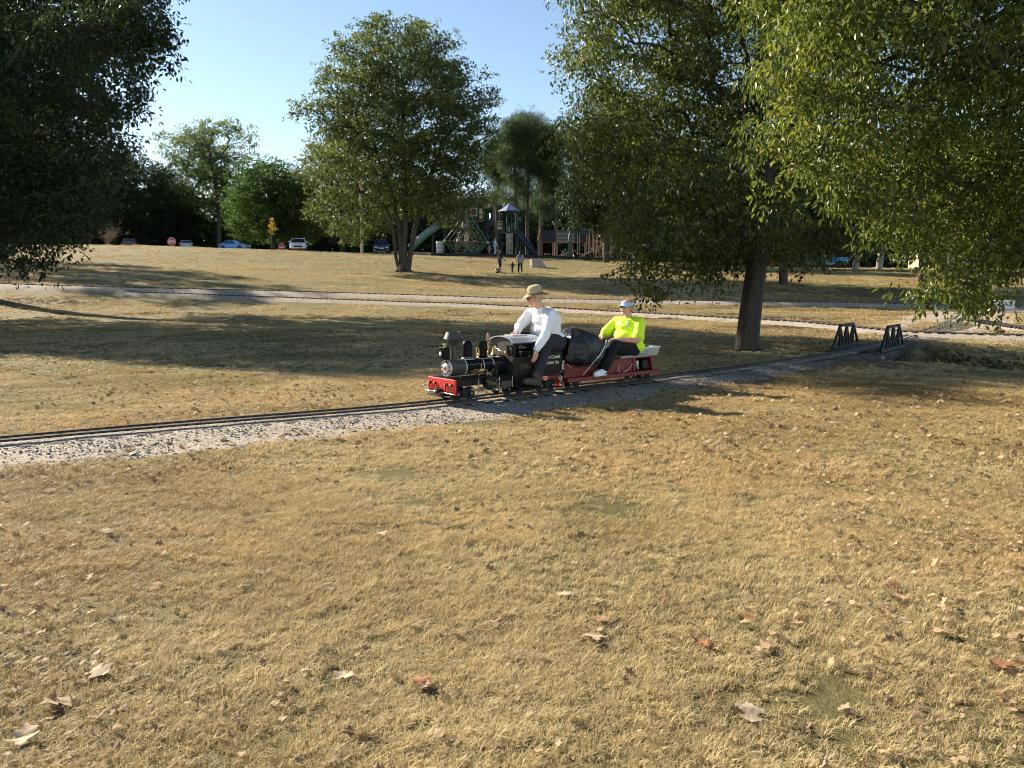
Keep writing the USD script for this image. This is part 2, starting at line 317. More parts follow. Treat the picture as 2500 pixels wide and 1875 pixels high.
# ------------------------------------------------------------------ railway lines
RT = .09                                           # top of rail above the lawn
def line_pts(uv, n):
    return spline([hit(u, v)[:2] for u, v in uv], n)
O2 = np.array([-.878, 10.15]); FWD = np.array([-.766, -.643]); LEFT = np.array([.643, -.766])
mainpts = [atz(-420, 1118, .05)[:2], atz(0, 1077, .06)[:2], atz(420, 1040, .06)[:2], O2 + .25 * FWD, O2 - 1.3 * FWD, O2 - 2.6 * FWD, O2 - 4.2 * FWD, atz(1850, 893, .05)[:2], atz(2105, 853, .05)[:2], atz(2212, 824, .05)[:2], hit(2340, 779)[:2], hit(2402, 758)[:2], hit(2520, 750)[:2]]
MAIN = spline(mainpts, 420)
FAR1 = line_pts([(-250, 692), (0, 698), (565, 712), (960, 723), (1250, 733), (1600, 738), (1871, 742), (2306, 749), (2520, 753), (2800, 757)], 500)
FAR2 = line_pts([(316, 717), (508, 724), (791, 735), (1250, 752), (1549, 768), (1804, 783), (2041, 800), (2239, 819), (2493, 827), (2700, 833)], 420)
SPUR = line_pts([(2362, 783), (2420, 794), (2493, 805), (2700, 825)], 120)
def normals(L):
    t = np.gradient(L, axis=0); t /= np.linalg.norm(t, axis=1, keepdims=True); return t, np.stack([-t[:, 1], t[:, 0]], 1)
def rail_geo(L, off, zt, w, h):
    t, nn = normals(L); c = L + nn * off; z = zt
    prof = [(-w, -h), (w, -h), (w * .35, -h * .75), (w * .35, -h * .35), (w * .6, -h * .25), (w * .6, 0), (-w * .6, 0), (-w * .6, -h * .25), (-w * .35, -h * .35), (-w * .35, -h * .75)]
    k = len(prof); V = np.concatenate([np.c_[c + nn * a, z + b] for a, b in prof]).reshape(k, len(L), 3).transpose(1, 0, 2).reshape(-1, 3)
    ii, jj = np.meshgrid(np.arange(len(L) - 1), np.arange(k), indexing='ij')
    return V, np.stack([ii * k + jj, ii * k + (jj + 1) % k, (ii + 1) * k + (jj + 1) % k, (ii + 1) * k + jj], -1).reshape(-1, 4)
def base_z(L, lift):
    z = height(L); k = np.ones(25) / 25; zp = np.r_[np.full(12, z[0]), z, np.full(12, z[-1])]
    return np.convolve(zp, k, 'valid') + lift
def railway(label, L, zt, spacing, gauge, mrail, bury=.056, sl=.62, sw=.085, maxn=300, rw=.014, rh=.022):
    t0 = thing('railway_track', label, 'railway track')
    for s in (-1, 1): part(t0, 'rail', rail_geo(L, s * gauge / 2, zt, rw, rh), mrail, 20)
    d = np.r_[0, np.cumsum(np.linalg.norm(np.diff(L, axis=0), axis=1))]
    tt, nn = normals(L); m = min(maxn, int(d[-1] / spacing)); r = np.random.default_rng(len(L))
    for s in np.linspace(.2, d[-1] - .2, m):
        k = np.searchsorted(d, s) - 1; f = (s - d[k]) / (d[k + 1] - d[k]); c = L[k] * (1 - f) + L[k + 1] * f; z = zt[k] * (1 - f) + zt[k + 1] * f
        a = math.atan2(nn[k][1], nn[k][0]) + r.normal(0, .03)
        part(t0, 'sleeper', cbox((c[0] + r.normal(0, .01), c[1] + r.normal(0, .01), z - rh - bury + r.normal(0, .004)), (sl + r.uniform(-.03, .03), sw, .06), a), M['sleeper'], False)
    return t0
ZM = base_z(MAIN, .095); ZM = np.maximum(ZM, np.where(np.arange(len(MAIN)) < 420, .085, 0)); ZM[:int(420 * .62)] = RT
ZM = np.convolve(np.r_[np.full(10, ZM[0]), ZM, np.full(10, ZM[-1])], np.ones(21) / 21, 'valid')
Z1 = base_z(FAR1, .13); Z2 = base_z(FAR2, .12); Z3 = base_z(SPUR, .1)
railway('black-railed miniature railway the train is running on, crossing the small bridge', MAIN, ZM, .25, .225, M['rail'])
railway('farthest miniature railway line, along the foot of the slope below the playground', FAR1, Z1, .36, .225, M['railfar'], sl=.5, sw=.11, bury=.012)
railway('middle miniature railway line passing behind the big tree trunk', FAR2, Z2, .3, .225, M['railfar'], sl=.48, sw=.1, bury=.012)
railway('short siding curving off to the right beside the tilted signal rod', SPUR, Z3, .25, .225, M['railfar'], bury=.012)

def ballast(name, L, zt, wl, wr, crown=-.03, seed=1):
    """a gravel bed: crowned under the track, running out below the grass at ragged edges"""
    tt, nn = normals(L); offs = np.r_[np.linspace(-1, -.3, 8)[:-1], np.linspace(-.3, .3, 13)[:-1], np.linspace(.3, 1, 8)]
    V = []
    for k, o in enumerate(offs):
        w = np.where(o < 0, wr, wl)
        c = L + nn * (o * w)[:, None] if np.ndim(w) else L + nn * (o * w)
        g = height(c); e = abs(o)
        prof = np.where(e < .31, zt - rh0 + crown, 0)
        f = np.clip((e - .3) / .7, 0, 1)
        z = (zt - rh0 + crown) * (1 - f) ** 1.0 + (g - .05) * f if e >= .3 else zt - rh0 + crown
        z = np.where(f > 0, np.maximum(z, g + .03 * (1 - f) - .045 * f ** 3), z)
        z = z + .02 * np.exp(-(np.abs(o * w) / .15) ** 4) + (meshkit.fbm(np.c_[c * 2.2, np.zeros(len(c))], 4, seed) - .5) * .02
        V.append(np.c_[c, z])
    V = np.array(V).transpose(1, 0, 2); k = len(offs)
    ii, jj = np.meshgrid(np.arange(len(L) - 1), np.arange(k - 1), indexing='ij')
    F = np.stack([ii * k + jj, ii * k + jj + 1, (ii + 1) * k + jj + 1, (ii + 1) * k + jj], -1).reshape(-1, 4)
    return top(name, (V.reshape(-1, 3), F[:, ::-1]), M['gravel'], kind='structure', smooth=True)
rh0 = .022
sm = np.linspace(0, 1, len(MAIN))
dMl = np.r_[0, np.cumsum(np.linalg.norm(np.diff(MAIN, axis=0), axis=1))]; rel = dMl - dMl[int(np.argmin(np.linalg.norm(MAIN - at(2130, 846, 18.6)[:2], axis=1)))]
ballast('gravel_bed', MAIN, ZM, np.interp(rel, [-30, -9, -2, 1.8, 5, 9, 14], [.42, .42, .4, .4, .9, 2.2, 2.6]), np.interp(rel, [-30, -10, -6, -2.5, 2.2, 5.5, 9, 14], [1.45, 1.5, 1.1, .42, .42, 1.2, 2.4, 2.6]), seed=3)
ballast('gravel_bed', FAR1, Z1, .8, np.interp(np.linspace(0, 1, 500), [0, .3, .6, .8, 1], [1.4, 2.0, 1.2, 1.6, 2.6]), -.02, 4)
ballast('gravel_bed', FAR2, Z2, .55, 1.25, -.02, 6)
ballast('gravel_bed', SPUR, Z3, 1.3, .7, -.02, 8)

def lane_mask(P, grow=0.):
    """True where gravel lies, so that no grass grows there"""
    out = np.zeros(len(P), bool)
    for L, wl, wr in ((MAIN[::4], .36, 1.1), (FAR1[::5], .6, 1.2), (FAR2[::5], .4, .95), (SPUR[::4], .9, .5)):
        d, t, s = seg_dist(P, L); u = meshkit.fbm(np.c_[P * 1.1, np.zeros(len(P))], 3, 9) - .5
        out |= d < np.where(s > 0, wl, wr) * (1 + .9 * u) + grow
    return out

# ------------------------------------------------------------------ scattering
def instancer(path, protos, pos, quat, scale, idx, m, kind='stuff', label=None, cat=None):
    pi = UsdGeom.PointInstancer.Define(stage, path)
    for k, (nm, g) in enumerate(protos):
        mm = m[k] if isinstance(m, list) else m
        usdkit.mesh(stage, f'{path}/{nm}', g, mm, False)
        pi.CreatePrototypesRel().AddTarget(f'{path}/{nm}')
    pi.CreateProtoIndicesAttr(Vt.IntArray.FromNumpy(np.asarray(idx, np.int32)))
    pi.CreatePositionsAttr(Vt.Vec3fArray.FromNumpy(np.asarray(pos, np.float32)))
    pi.CreateOrientationsAttr(Vt.QuathArray([Gf.Quath(float(q[3]), float(q[0]), float(q[1]), float(q[2])) for q in quat]))
    sc = np.asarray(scale, np.float32); sc = np.repeat(sc[:, None], 3, 1) if sc.ndim == 1 else sc
    pi.CreateScalesAttr(Vt.Vec3fArray.FromNumpy(np.ascontiguousarray(sc)))
    return meta(pi.GetPrim(), label, cat, None, kind)

def grass_patch(seed, n, size, h, w, lean=.9):
    r = np.random.default_rng(seed); nc = max(8, n // 14); cc = r.uniform(-size / 2, size / 2, (nc, 2)); ck = r.integers(0, nc, n)
    p = cc[ck] + r.normal(0, size * .028, (n, 2)); hh = h * r.uniform(.35, 1.25, n) * r.uniform(.55, 1.35, nc)[ck]; a = r.uniform(0, 2 * np.pi, n); le = r.uniform(.1, lean, n) * hh
    d = np.stack([np.cos(a), np.sin(a)], 1); s = np.stack([-d[:, 1], d[:, 0]], 1) * (w * r.uniform(.6, 1.3, n))[:, None] / 2
    z0 = np.full(n, -.006)
    b0 = np.c_[p - s, z0]; b1 = np.c_[p + s, z0]; mid = p + d * (le * .35)[:, None]
    m0 = np.c_[mid - s * .8, hh * .6]; m1 = np.c_[mid + s * .8, hh * .6]; tip = np.c_[p + d * le[:, None], hh * r.uniform(.75, 1, n)]
    V = np.stack([b0, b1, m0, m1, tip], 1).reshape(-1, 3); o = np.arange(n)[:, None] * 5
    F = np.vstack([o + [0, 1, 3], o + [0, 3, 2], o + [2, 3, 4]])
    return V, F
def field(Y0, Y1, dens, pad=.12):
    """random points on the ground that the photograph can see"""
    area = (FPX and 1250 / FPX + pad) * (Y1 ** 2 - Y0 ** 2); n = int(area * dens)
    Y = np.sqrt(rng.uniform(Y0 ** 2, Y1 ** 2, n)); X = rng.uniform(-1, 1, n) * (1250 / FPX + pad) * Y
    return np.c_[X, Y]
def sow(name, Y0, Y1, dens, protos, smin=.75, smax=1.3, keep=None):
    P = field(Y0, Y1, dens); ok = ~lane_mask(P)
    if keep is not None: ok &= keep(P)
    P = P[ok]; n = len(P); z = height(P)
    e = 1e-1; gx = (height(P + [e, 0]) - z) / e; gy = (height(P + [0, e]) - z) / e
    yaw = rng.uniform(0, 2 * np.pi, n)
    up = np.c_[-gx, -gy, np.ones(n)]; up /= np.linalg.norm(up, axis=1, keepdims=True)
    ax = np.c_[-up[:, 1], up[:, 0], np.zeros(n)]
    q = (Rot.from_rotvec(ax) * Rot.from_euler('z', yaw)).as_quat()
    return instancer(numbered('/World/' + name), [('grass_tuft_' + c, p) for c, p in zip(('short', 'mixed', 'loose', 'sparse'), protos)], np.c_[P, z - .004], q, rng.uniform(smin, smax, n), rng.integers(0, len(protos), n), M['blade'])
thin = lambda P: rng.random(len(P)) < 1.5 + 0 * (meshkit.fbm(np.c_[P * 1.3, np.zeros(len(P))], 3, 21) - .25)
sow('lawn_grass', 2.1, 6.5, 36, [grass_patch(k, 900, .36, .026, .0027, 1.9) for k in range(4)], keep=thin)
sow('lawn_grass', 6.5, 14, 26, [grass_patch(k + 9, 620, .46, .026, .0046, 1.9) for k in range(4)], keep=thin)
sow('lawn_grass', 14, 30, 4.6, [grass_patch(k + 19, 420, .98, .024, .013, 2.2) for k in range(4)], keep=thin)
sow('lawn_grass', 66, 98, .3, [grass_patch(k + 39, 300, 3.2, .03, .05, 2.2) for k in range(4)])
sow('lawn_grass', 30, 66, .85, [grass_patch(k + 29, 420, 2.1, .03, .028, 2.2) for k in range(4)])
# longer weeds on the banks of the ditch
Pc = np.concatenate([CREEK[0] + (CREEK[-1] - CREEK[0]) * t + rng.normal(0, 1., (1, 2)) for t in rng.uniform(.05, .7, 700)])
dc, tc, _ = seg_dist(Pc, CREEK); Pc = Pc[(dc < 2.4) & (seg_dist(Pc, MAIN[::4])[0] > .7)]
M['weed'] = leaf_mat('ditch_weed', (.02, .025, .01), (.05, .055, .02), (.16, .13, .06), .25)
instancer(numbered('/World/ditch_weeds'), [('weed_low', grass_patch(51, 90, .4, .06, .012, 1.6)), ('weed_tall', grass_patch(52, 60, .4, .09, .014, 1.6))], np.c_[Pc, height(Pc) - .01], Rot.from_euler('z', rng.uniform(0, 6.28, len(Pc))).as_quat(), rng.uniform(.6, 1.2, len(Pc)), rng.integers(0, 2, len(Pc)), M['weed'])

# loose ballast stones where they can be told apart
def stone(seed):
    m = trimesh.creation.icosphere(1, 1.0); r = np.random.default_rng(seed); v = np.asarray(m.vertices) * r.uniform(.6, 1.1, 3)
    v *= 1 + .35 * (meshkit.noise(v * 1.6 + 9, seed)[:, None] - .5); 
    return v, np.asarray(m.faces)
tM, nM = normals(MAIN); dM = np.r_[0, np.cumsum(np.linalg.norm(np.diff(MAIN, axis=0), axis=1))]
n = 60000; s = rng.uniform(0, dM[-1] * .62, n); k = np.clip(np.searchsorted(dM, s), 0, len(MAIN) - 2); fr = rng.random((n, 1))
off = np.where(rng.random(n) < .8, -np.abs(rng.beta(1.1, 1.4, n)) * 1.25, rng.uniform(0, .42, n))
Ps = MAIN[k] * (1 - fr) + MAIN[k + 1] * fr + nM[k] * off[:, None] + rng.normal(0, .02, (n, 2)); f = np.clip((np.abs(off) / np.where(off < 0, 1.5, .42) - .3) / .7, 0, 1)
gz = height(Ps); bz = (RT - rh0 - .03) * (1 - f) + (gz - .05) * f; bz = np.maximum(bz, gz + .03 * (1 - f) - .045 * f ** 3) + (meshkit.fbm(np.c_[Ps * 2.2, np.zeros(n)], 4, 3) - .5) * .02
clus = meshkit.fbm(np.c_[Ps * 2.0, np.zeros(n)], 3, 31); okk = (rng.random(n) < np.clip((clus - .28) * 3, .15, 1)) & (seg_dist(Ps, MAIN[::4])[0] > .0)
Ps, bz = Ps[okk], bz[okk]; n = len(Ps)
instancer('/World/ballast_stones', [('pebble', stone(1)), ('chip', stone(2)), ('flint', stone(3))], np.c_[Ps, bz - .001], Rot.random(n, random_state=3).as_quat(), rng.gamma(4, .0017, n).clip(.003, .018), rng.integers(0, 3, n), M['stone'])

# ------------------------------------------------------------------ trees
def leaf_spray(seed, n, R, L, W, droop=.3, flat=.7, six=False, upn=.6):
    """n folded leaves along the twigs of one spray"""
    r = np.random.default_rng(seed)
    nt = 5; tw = r.normal(0, 1, (nt, 3)); tw[:, 2] *= .5; tw[:, 2] -= droop * .5; tw /= np.linalg.norm(tw, axis=1, keepdims=True)
    k = r.integers(0, nt, n); t = r.uniform(.15, 1, n) ** .8
    p = tw[k] * (t * R)[:, None] + r.normal(0, R * .16, (n, 3)); p[:, 2] = p[:, 2] * flat - droop * R * .35 * t ** 2
    d = p / (np.linalg.norm(p, axis=1, keepdims=True) + 1e-6) * .5 + r.normal(0, .6, (n, 3)); d[:, 2] -= droop; d /= np.linalg.norm(d, axis=1, keepdims=True)
    nn = r.normal(0, .55, (n, 3)); nn[:, 2] += upn; s = np.cross(d, nn); s /= np.linalg.norm(s, axis=1, keepdims=True); nn = np.cross(s, d)
    l = L * r.uniform(.7, 1.25, n)[:, None]; w = W * r.uniform(.7, 1.2, n)[:, None] / 2
    if not six:
        V = np.stack([p, p + d * l * .45 + s * w + nn * w * .35, p + d * l * .45 - s * w + nn * w * .35, p + d * l], 1).reshape(-1, 3); o = np.arange(n)[:, None] * 4
        return V, np.vstack([o + [0, 1, 3], o + [0, 3, 2]])
    V = np.stack([p, p + d * l * .3 + s * w + nn * w * .4, p + d * l * .3 - s * w + nn * w * .4, p + d * l * .68 + s * w * .75 + nn * w * .2, p + d * l * .68 - s * w * .75 + nn * w * .2, p + d * l - nn * w * .5], 1).reshape(-1, 3); o = np.arange(n)[:, None] * 6
    return V, np.vstack([o + [0, 1, 3], o + [0, 3, 5], o + [0, 5, 4], o + [0, 4, 2]])

def clump_points(lobes, n, seed, shell=.55):
    """centres of the leaf clumps: through the lobes of the crown, denser towards the outside, none too close together"""
    r = np.random.default_rng(seed); out = []
    vol = np.array([np.prod(l[1]) for l in lobes]) ** .8; vol /= vol.sum()
    md = (4.19 * sum(np.prod(l[1]) for l in lobes) / n) ** (1 / 3) * .62
    pts = np.zeros((0, 3)); tries = 0
    while len(out) < n and tries < n * 60:
        tries += 1
        l = lobes[r.choice(len(lobes), p=vol)]; d = r.normal(0, 1, 3); d /= np.linalg.norm(d)
        q = np.asarray(l[0]) + d * np.asarray(l[1]) * (r.uniform(shell ** 3, 1) ** (1 / 3)) * r.uniform(.88, 1.06)
        if len(out) == 0 or np.min(np.sum((np.array(out) - q) ** 2, 1)) > md * md: out.append(q)
    return np.array(out)

def skeleton(trunk, rtrunk, clumps, seed, tip=.012, sag=.12, expo=2.3, hug=.6):
    """limbs that carry every clump, thinning outwards"""
    r = np.random.default_rng(seed); nodes = [np.asarray(p, float) for p in trunk]; par = [-1] + list(range(len(trunk) - 1)); paths = []
    nt = len(trunk); forkz = trunk[-1][2]; start = max(1, nt // 3)
    c0 = np.asarray(trunk[-1], float); order = np.argsort(np.linalg.norm((clumps - c0) * [1, 1, .8], axis=1)); hops = [0.] * nt
    for c in clumps[order]:
        A = np.array(nodes[start:]); h = np.array(hops[start:])
        cost = np.linalg.norm(A - c, axis=1) + hug * np.maximum(0, A[:, 2] - c[2]) + .25 * h
        k = int(np.argmin(cost)) + start; a = nodes[k]; L = np.linalg.norm(c - a); prev = k; idx = [k]
        for t in (.3, .6, .85, 1.):
            q = a + (c - a) * t; q[2] += sag * L * math.sin(math.pi * min(t, .98)) ; q = q + r.normal(0, .035 * L, 3) * (t < 1)
            nodes.append(q); par.append(prev); hops.append(hops[k] + L * t); prev = len(nodes) - 1; idx.append(prev)
        paths.append(idx)
    N = len(nodes); R = np.full(N, tip ** expo)
    kids = np.zeros(N)
    for k in range(N - 1, 0, -1): R[par[k]] += R[k] if True else 0
    R = R ** (1 / expo); R = np.minimum(R, rtrunk * .62); R[:nt] = np.maximum(R[:nt], 0) * 0 + np.linspace(rtrunk, rtrunk * .55, nt)
    geo = []
    tp = np.array(nodes[:nt]); geo.append(tube(tp, np.linspace(rtrunk, rtrunk * .5, nt), 12))
    for idx in paths:
        rr = R[idx].copy(); rr[0] = min(rr[0], rr[1] * 1.25)
        geo.append(tube(np.array([nodes[k] for k in idx]), rr, 6 if rr[1] < .05 else 8, False))
    return geo

def flare(base, r, seed, n=7, h=.5):
    g = []
    rr = np.random.default_rng(seed)
    for k in range(n):
        a = k * 2 * np.pi / n + rr.uniform(-.3, .3); d = np.array([math.cos(a), math.sin(a), 0])
        g.append(tube([np.asarray(base) + d * r * .25 + [0, 0, h * 1.5], np.asarray(base) + d * r * .7 + [0, 0, h * .5], np.asarray(base) + d * r * 1.2 + [0, 0, h * .08], np.asarray(base) + d * r * rr.uniform(1.7, 2.2) + [0, 0, -.08]], [r * .55, r * .5, r * .33, r * .12], 8))
    return g

def tree(name, label, cat, base, trunks, lobes, n, rc, per, leaf, bark, proto, seed, size=(.75, 1.3), group=None, flare_r=None, tip=.012, sag=.12, shell=.55, droop=0., extra=None, hug=.6, flatc=.8):
    """trunks: [(points, radius)], lobes: [(centre, radii)]: n clumps of about 'per' sprays each, rc metres wide"""
    t = thing(name, label, cat, (0, 0, 0), group=group)
    r = np.random.default_rng(seed)
    cl = clump_points(lobes, n, seed, shell)
    if extra is not None: cl = np.vstack([cl, extra])
    geo = []
    if len(trunks) == 1: geo += skeleton(trunks[0][0], trunks[0][1], cl, seed, tip, sag, hug=hug)
    else:
        tops = np.array([p[0][-1] for p in trunks]); own = np.argmin(np.linalg.norm(cl[:, None] - tops[None], axis=2), axis=1)
        for k, (pts, rad) in enumerate(trunks):
            if (own == k).any(): geo += skeleton(pts, rad, cl[own == k], seed + k, tip, sag, hug=hug)
    if flare_r: geo += flare(base, flare_r, seed, h=flare_r * 1.3)
    part(t, 'trunk', geo, M[bark], True)
    m = np.maximum(1, r.poisson(per, len(cl))); cid = np.repeat(np.arange(len(cl)), m); N = len(cid)
    pos = cl[cid] + np.clip(r.normal(0, 1, (N, 3)), -1.9, 1.9) * rc * np.array([.55, .55, .55 * flatc])
    ctr = np.mean([l[0] for l in lobes], axis=0); out = pos - ctr; yaw = np.arctan2(out[:, 1], out[:, 0]) + r.normal(0, .9, N)
    q = (Rot.from_euler('z', yaw) * Rot.from_euler('y', r.normal(droop, .35, N)) * Rot.from_euler('x', r.normal(0, .3, N))).as_quat()
    instancer(f'{t.GetPath()}/crown', [('leaf_spray_' + c, g) for c, g in zip(('full', 'open', 'thin'), proto)], pos, q, r.uniform(size[0], size[1], N), r.integers(0, len(proto), N), M[leaf])
    return t
def protos(n, R, L, W, droop=.3, flat=.7, six=False, s=0, upn=.6): return [leaf_spray(s + k, int(n * f), R, L, W, droop, flat, six, upn) for k, f in ((1, 1.), (2, .8), (3, .6))]
def lobe(u, v, Y, ru, rv, ry=None):
    """an ellipsoid of crown: centre seen at (u, v), Y metres off, half sizes given in picture units at that distance"""
    k = Y / FPX; return (at(u, v, Y), (ru * k, ry if ry else ru * k, rv * k))
def stem(u, v, Y, pts, n=7, r0=None):
    """trunk points through picture positions at the distance Y, from the ground up"""
    p = [hit(u, v, Y - 12, Y + 12) if False else np.array([at(u, v, Y)[0], Y, H(at(u, v, Y)[0], Y) - .1])] + [at(a, b, Y + (c[0] if c else 0)) for a, b, *c in pts]
    return spline(p, n)

FARP = protos(46, .62, .21, .13, .25)
MIDP = protos(46, .5, .15, .085, .35)
# the multi-stemmed maple in the middle of the slope
Y = 65.
b = np.array([at(985, 655, Y)[0], Y, 0]); b[2] = H(b[0], b[1])
tree('maple_tree', 'tall rounded green maple with several stems, alone on the slope left of the playground', 'tree', b,
     [(stem(982, 655, Y, [(978, 600), (968, 520), (940, 430), (905, 330)]), .22), (stem(986, 655, Y, [(986, 600), (990, 500), (985, 380), (985, 250)]), .26), (stem(995, 655, Y, [(1005, 600), (1022, 520), (1050, 430), (1090, 330)]), .22),
      (stem(975, 655, Y, [(964, 600), (950, 520), (880, 470)]), .15)],
     [lobe(985, 290, Y, 205, 210), lobe(960, 170, Y, 150, 115), lobe(1065, 300, Y, 150, 165), lobe(880, 290, Y, 130, 130), lobe(870, 470, Y, 115, 110), lobe(1100, 450, Y, 100, 105), lobe(985, 430, Y, 150, 105), lobe(1160, 260, Y, 55, 75), lobe(1020, 110, Y, 90, 55)],
     310, 1.0, 9, 'leaf_maple', 'bark', FARP, 11, (.75, 1.25), flare_r=.42, tip=.016)
Y = 99.
tree('yellowing_tree', 'olive green tree turning yellow, just left behind the tall maple', 'tree', at(835, 620, Y), [(stem(835, 620, Y, [(838, 560), (832, 480), (830, 420)]), .32)],
     [lobe(835, 440, Y, 112, 110), lobe(790, 500, Y, 70, 80), lobe(880, 520, Y, 80, 70), lobe(830, 380, Y, 70, 55)], 120, 1.2, 9, 'leaf_olive', 'bark', FARP, 12, (.85, 1.5))
Y = 100.
tree('round_tree', 'dense bright green round-headed tree behind the thin yellow sapling', 'tree', at(668, 612, Y), [(stem(668, 610, Y, [(668, 570), (665, 500), (665, 450)]), .3)],
     [lobe(665, 490, Y, 98, 92), lobe(630, 520, Y, 65, 60), lobe(705, 520, Y, 60, 70), lobe(665, 430, Y, 60, 40), lobe(600, 555, Y, 35, 25)], 110, 1.2, 10, 'leaf_green', 'bark', FARP, 13, (.9, 1.6), shell=.6)
Y = 132.
tree('airy_tree', 'tall pale green open-crowned tree rising above the dark woods left of the round tree', 'tree', at(535, 600, Y), [(stem(533, 600, Y, [(534, 540), (530, 480), (515, 400)]), .42)],
     [lobe(505, 400, Y, 95, 65), lobe(535, 340, Y, 75, 38), lobe(455, 385, Y, 60, 60), lobe(585, 410, Y, 60, 50), lobe(440, 350, Y, 45, 28), lobe(480, 470, Y, 80, 45), lobe(560, 470, Y, 60, 45)], 130, 1.5, 7, 'leaf_light', 'bark', FARP, 14, (1., 1.8), shell=.3, tip=.03)
for k, (u, tv, bv, w, Y, lb) in enumerate(((60, 330, 600, 150, 126, 'dark broad tree behind the low oak branches at the left edge'), (215, 300, 600, 130, 120, 'dark tree above the bare twiggy shrub at the left'), (330, 375, 600, 105, 128, 'dark tree right behind the parked car roof at the left'),
                                           (400, 430, 604, 80, 134, 'dark lower tree left of the airy pale tree, behind the stop sign'))):
    h = bv - tv
    tree('dark_tree', lb, 'tree', at(u, bv, Y), [(stem(u, bv, Y, [(u + 5, bv - h * .3), (u, bv - h * .6)]), .35)],
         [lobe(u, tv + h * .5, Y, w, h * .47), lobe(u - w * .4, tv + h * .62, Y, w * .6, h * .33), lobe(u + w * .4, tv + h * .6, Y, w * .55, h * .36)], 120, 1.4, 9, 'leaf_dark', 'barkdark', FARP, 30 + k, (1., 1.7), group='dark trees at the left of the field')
# pines behind the playground
PINEP = [leaf_spray(70 + k, 80, .6, .3, .022, .1, .8, upn=.2) for k in range(3)]
for k, (u, tv, cv, w, Y, lean, lb) in enumerate(((1218, 330, 430, 34, 112, 6, 'slender pine just right of the tall maple crown'), (1258, 290, 420, 46, 106, -4, 'tallest pine, above the two-post metal-roofed playground tower'), (1290, 275, 400, 52, 110, 3, 'full-topped pine right of the playground tower'),
                                                  (1325, 300, 430, 45, 114, 5, 'pine above the long brown pavilion roof'), (1352, 320, 450, 40, 108, -5, 'pine at the right end of the pine row, half behind the big tree'))):
    hh = cv - tv
    tree('pine_tree', lb, 'tree', at(u, 615, Y), [(stem(u - lean, 622, Y, [(u - lean, 540), (u, 440), (u + lean * .5, tv + 25)], 10), .26)],
         [lobe(u, tv + 22, Y, w * .55, 22), lobe(u + 8, tv + hh * .35, Y, w, hh * .22), lobe(u - 10, tv + hh * .75, Y, w, hh * .2), lobe(u + 12, tv + hh * 1.15, Y, w * .7, hh * .12), lobe(u - 15, tv + hh * 1.5, Y, w * .5, hh * .1)], 70, .95, 10, 'leaf_pine', 'barkpine', PINEP, 50 + k, (.9, 1.7), group='pines behind the playground', shell=.2, tip=.02)
# big tree at the right, its trunk by the bridge
Y = 18.6
bx = at(1828, 838, Y)
tree('shade_tree', 'big dark-trunked shade tree standing beside the miniature bridge', 'tree', (bx[0], Y, H(bx[0], Y)), [(stem(1822, 838, Y, [(1830, 780), (1840, 700), (1856, 600), (1872, 480), (1862, 360, .3), (1850, 220, .6)], 10), .27)],
     [lobe(1830, 120, 19.5, 330, 260, 3.4), lobe(1560, 130, 18.5, 165, 200, 2.2), lobe(1520, 330, 18.6, 160, 150, 1.9), lobe(1650, 470, 17.8, 160, 130, 1.8), lobe(1600, 590, 18.2, 105, 70, 1.2), lobe(1800, 560, 18.2, 160, 110, 1.6), lobe(1990, 480, 19.5, 150, 150, 2.0), lobe(1720, 655, 18.0, 100, 40, .9), lobe(1590, 690, 18.3, 35, 40, .5), lobe(1470, 30, 18.8, 90, 120, 1.3), lobe(1900, -180, 20, 420, 230, 4.), lobe(1700, 560, 19.6, 200, 110, 2.), lobe(1590, 430, 22., 170, 140, 2.2), lobe(1750, 520, 22.5, 190, 110, 2.2), lobe(1500, 300, 21.5, 120, 110, 2.), lobe(1620, 500, 16.4, 130, 90, 1.1), lobe(1760, 520, 16.4, 110, 80, 1.)],
     540, .42, 12, 'leaf_elm', 'barkdark', protos(34, .34, .098, .046, .75, .8), 15, (.75, 1.3), flare_r=.21, tip=.008, sag=.1, shell=.35, droop=.25)
r = np.random.default_rng(3); g = []
p0, p1 = at(1500, 120, 18.4), at(1395, 88, 18.3); g.append(tube([p0, (p0 + p1) / 2 + [0, 0, .05], p1], [.03, .022, .012], 6))
for (u0, v0), (u1, v1) in (((1470, 110), (1400, 58)), ((1440, 100), (1358, 92)), ((1395, 88), (1355, 80)), ((1420, 95), (1372, 108)), ((1460, 108), (1448, 40)), ((1448, 40), (1440, 12))):
    g.append(tube([at(u0, v0, 18.4), at((u0 + u1) / 2 + 3, (v0 + v1) / 2 + 3, 18.35), at(u1, v1, 18.3)], [.014, .009, .004], 4, False))
dead_ = thing('dead_branch', 'bare dead twigs sticking out of the big shade tree against the sky', 'branch'); part(dead_, 'twig', g, M['barkpale'], True)
